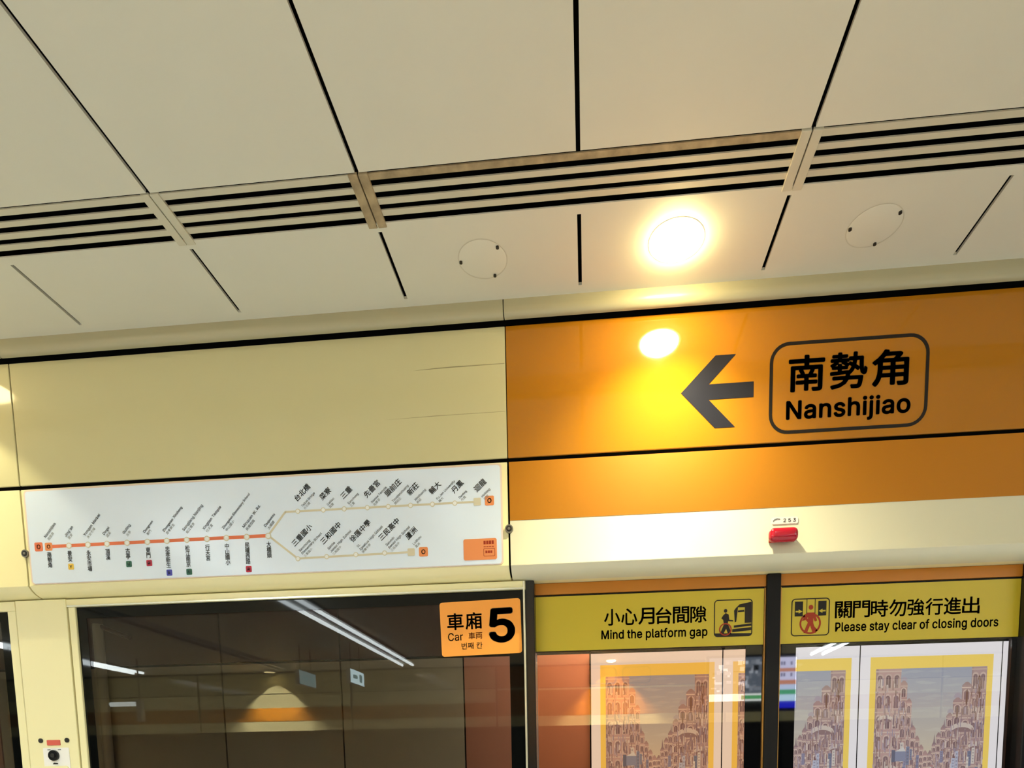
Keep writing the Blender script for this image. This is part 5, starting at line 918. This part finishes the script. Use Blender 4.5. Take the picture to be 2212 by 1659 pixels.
# added tube hidden behind the fascia, brightens the track wall
tt = thing('track_fill_tube', 'added fill tube over the track, hidden behind the fascia above the doors', 'lamp', (.5, 5.98, 3.25))
MB().box(-.2, 1.2, 5.17, 5.29, 3.28, 3.34).build('housing', M['housing'], tt)
MB().box(.45, .55, 5.2, 5.998, 3.30, 3.33).build('bracket', M['housing'], tt)
MB().cyl((-.15, 5.23, 3.25), (1.15, 5.23, 3.25), .025, 10).build('tube', glow('track_fill_glow', (1, .96, .9, 1), TRACK_FILL_E), tt, True)

# an unlit channel beside the first row
ch = thing('ceiling_channel', 'unlit twin metal channel under the ceiling, faint in the dark window', 'channel', (-5.3, -3.2, ZC))
MB().box(-5.42, -5.36, -5.3, -1.0, ZC - .05, ZC - .001).build('rail', M['housing'], ch)
MB().box(-5.26, -5.20, -5.3, -1.0, ZC - .05, ZC - .001).build('rail', M['housing'], ch)

# hanging signs and screen behind the camera
def exit_sign(x, label, face):
    t = thing('exit_sign', label, 'sign', (x, -3.62, 2.81), 'lit hanging signs behind the camera')
    MB().box(x - .03, x + .03, -3.90, -3.35, 2.81, 3.02).build('housing', M['housing'], t)
    for s in (-1, 1):
        f = MB().box(x + s * .031 - .002, x + s * .031 + .002, -3.89, -3.36, 2.82, 3.01).build('lit_face', face, t)
        MB().box(x + s * .034 - .001, x + s * .034 + .001, -3.80, -3.70, 2.86, 2.97).build('mark', M['exit_mark'], f)
        MB().box(x + s * .034 - .001, x + s * .034 + .001, -3.62, -3.45, 2.89, 2.94).build('mark', M['exit_mark'], f)
    for y in (-3.8, -3.45):
        MB().cyl((x, y, 3.02), (x, y, ZC), .008, 8).build('hanger', M['dark_metal'], t)
    return t
exit_sign(-3.37, 'pale lit hanging sign mirrored beside the bright tubes in the window', M['exit_face'])
exit_sign(-4.12, 'second pale lit hanging sign, further left in the window reflection', glow('dim_exit_face', (0.62, 0.9, 0.9, 1), 3.0))

dp = thing('platform_display', 'hanging platform information screen mirrored in the black door edges', 'screen', (1.92, -2.1, 2.2))
MB().box(1.40, 2.44, -2.16, -2.06, 2.19, 2.84, .006, 1).build('housing', M['post'], dp)
for x in (1.6, 2.24):
    MB().cyl((x, -2.11, 2.83), (x, -2.11, ZC), .018, 10).build('hanger', M['dark_metal'], dp)
mb = MB(); sy = -2.058
rnd = random.Random(5)
def sq(mb, x0, x1, z0, z1, c, k=0): mb.poly([(x0, sy + k * .0004, z0), (x1, sy + k * .0004, z0), (x1, sy + k * .0004, z1), (x0, sy + k * .0004, z1)], lin(*c))
sq(mb, 1.43, 2.06, 2.40, 2.81, (84, 92, 102))
for k in range(60):
    x, z = rnd.uniform(1.45, 1.98), rnd.uniform(2.42, 2.74)
    g = rnd.uniform(50, 190)
    sq(mb, x, x + rnd.uniform(.02, .09), z, z + rnd.uniform(.01, .06), (g, g + 6, g + 14), 1 + k * .02)
sq(mb, 1.93, 1.99, 2.66, 2.72, (10, 10, 12), 3)
sq(mb, 1.43, 2.06, 2.31, 2.395, (236, 240, 236)); sq(mb, 1.80, 2.04, 2.33, 2.375, (60, 150, 80), 3)
mb.build('picture_screen', M['screen'], dp)
mb = MB()
for z0, z1, c in ((2.675, 2.80, (206, 206, 236)), (2.635, 2.675, (196, 130, 100)), (2.54, 2.635, (206, 206, 236)), (2.49, 2.54, (196, 130, 100)), (2.43, 2.49, (190, 206, 236)), (2.375, 2.43, (70, 160, 110)), (2.30, 2.375, (190, 220, 240)), (2.22, 2.30, (30, 34, 190))):
    sq(mb, 2.08, 2.42, z0, z1, c)
for z in (2.71, 2.58):
    for x in (2.24, 2.27, 2.35): sq(mb, x, x + .02, z, z + .04, (90, 90, 120), 2)
mb.build('timetable_screen', M['screen'], dp)

tl = thing('tube_lamp', 'short lit tube on an upright bracket, mirrored low in the dark window', 'lamp', (-7.12, -4.14, 2.4))
MB().cyl((-7.62, -4.14, 2.68), (-7.18, -4.14, 2.68), .035, 12).build('tube', glow('lit_tube', (.9, 1, .96, 1), 6.0), tl, True)
MB().box(-7.16, -7.08, -4.18, -4.10, 2.40, 2.74).build('bracket', M['housing'], tl)
MB().cyl((-7.12, -4.14, 2.74), (-7.12, -4.14, ZC), .012, 8).build('hanger', M['dark_metal'], tl)
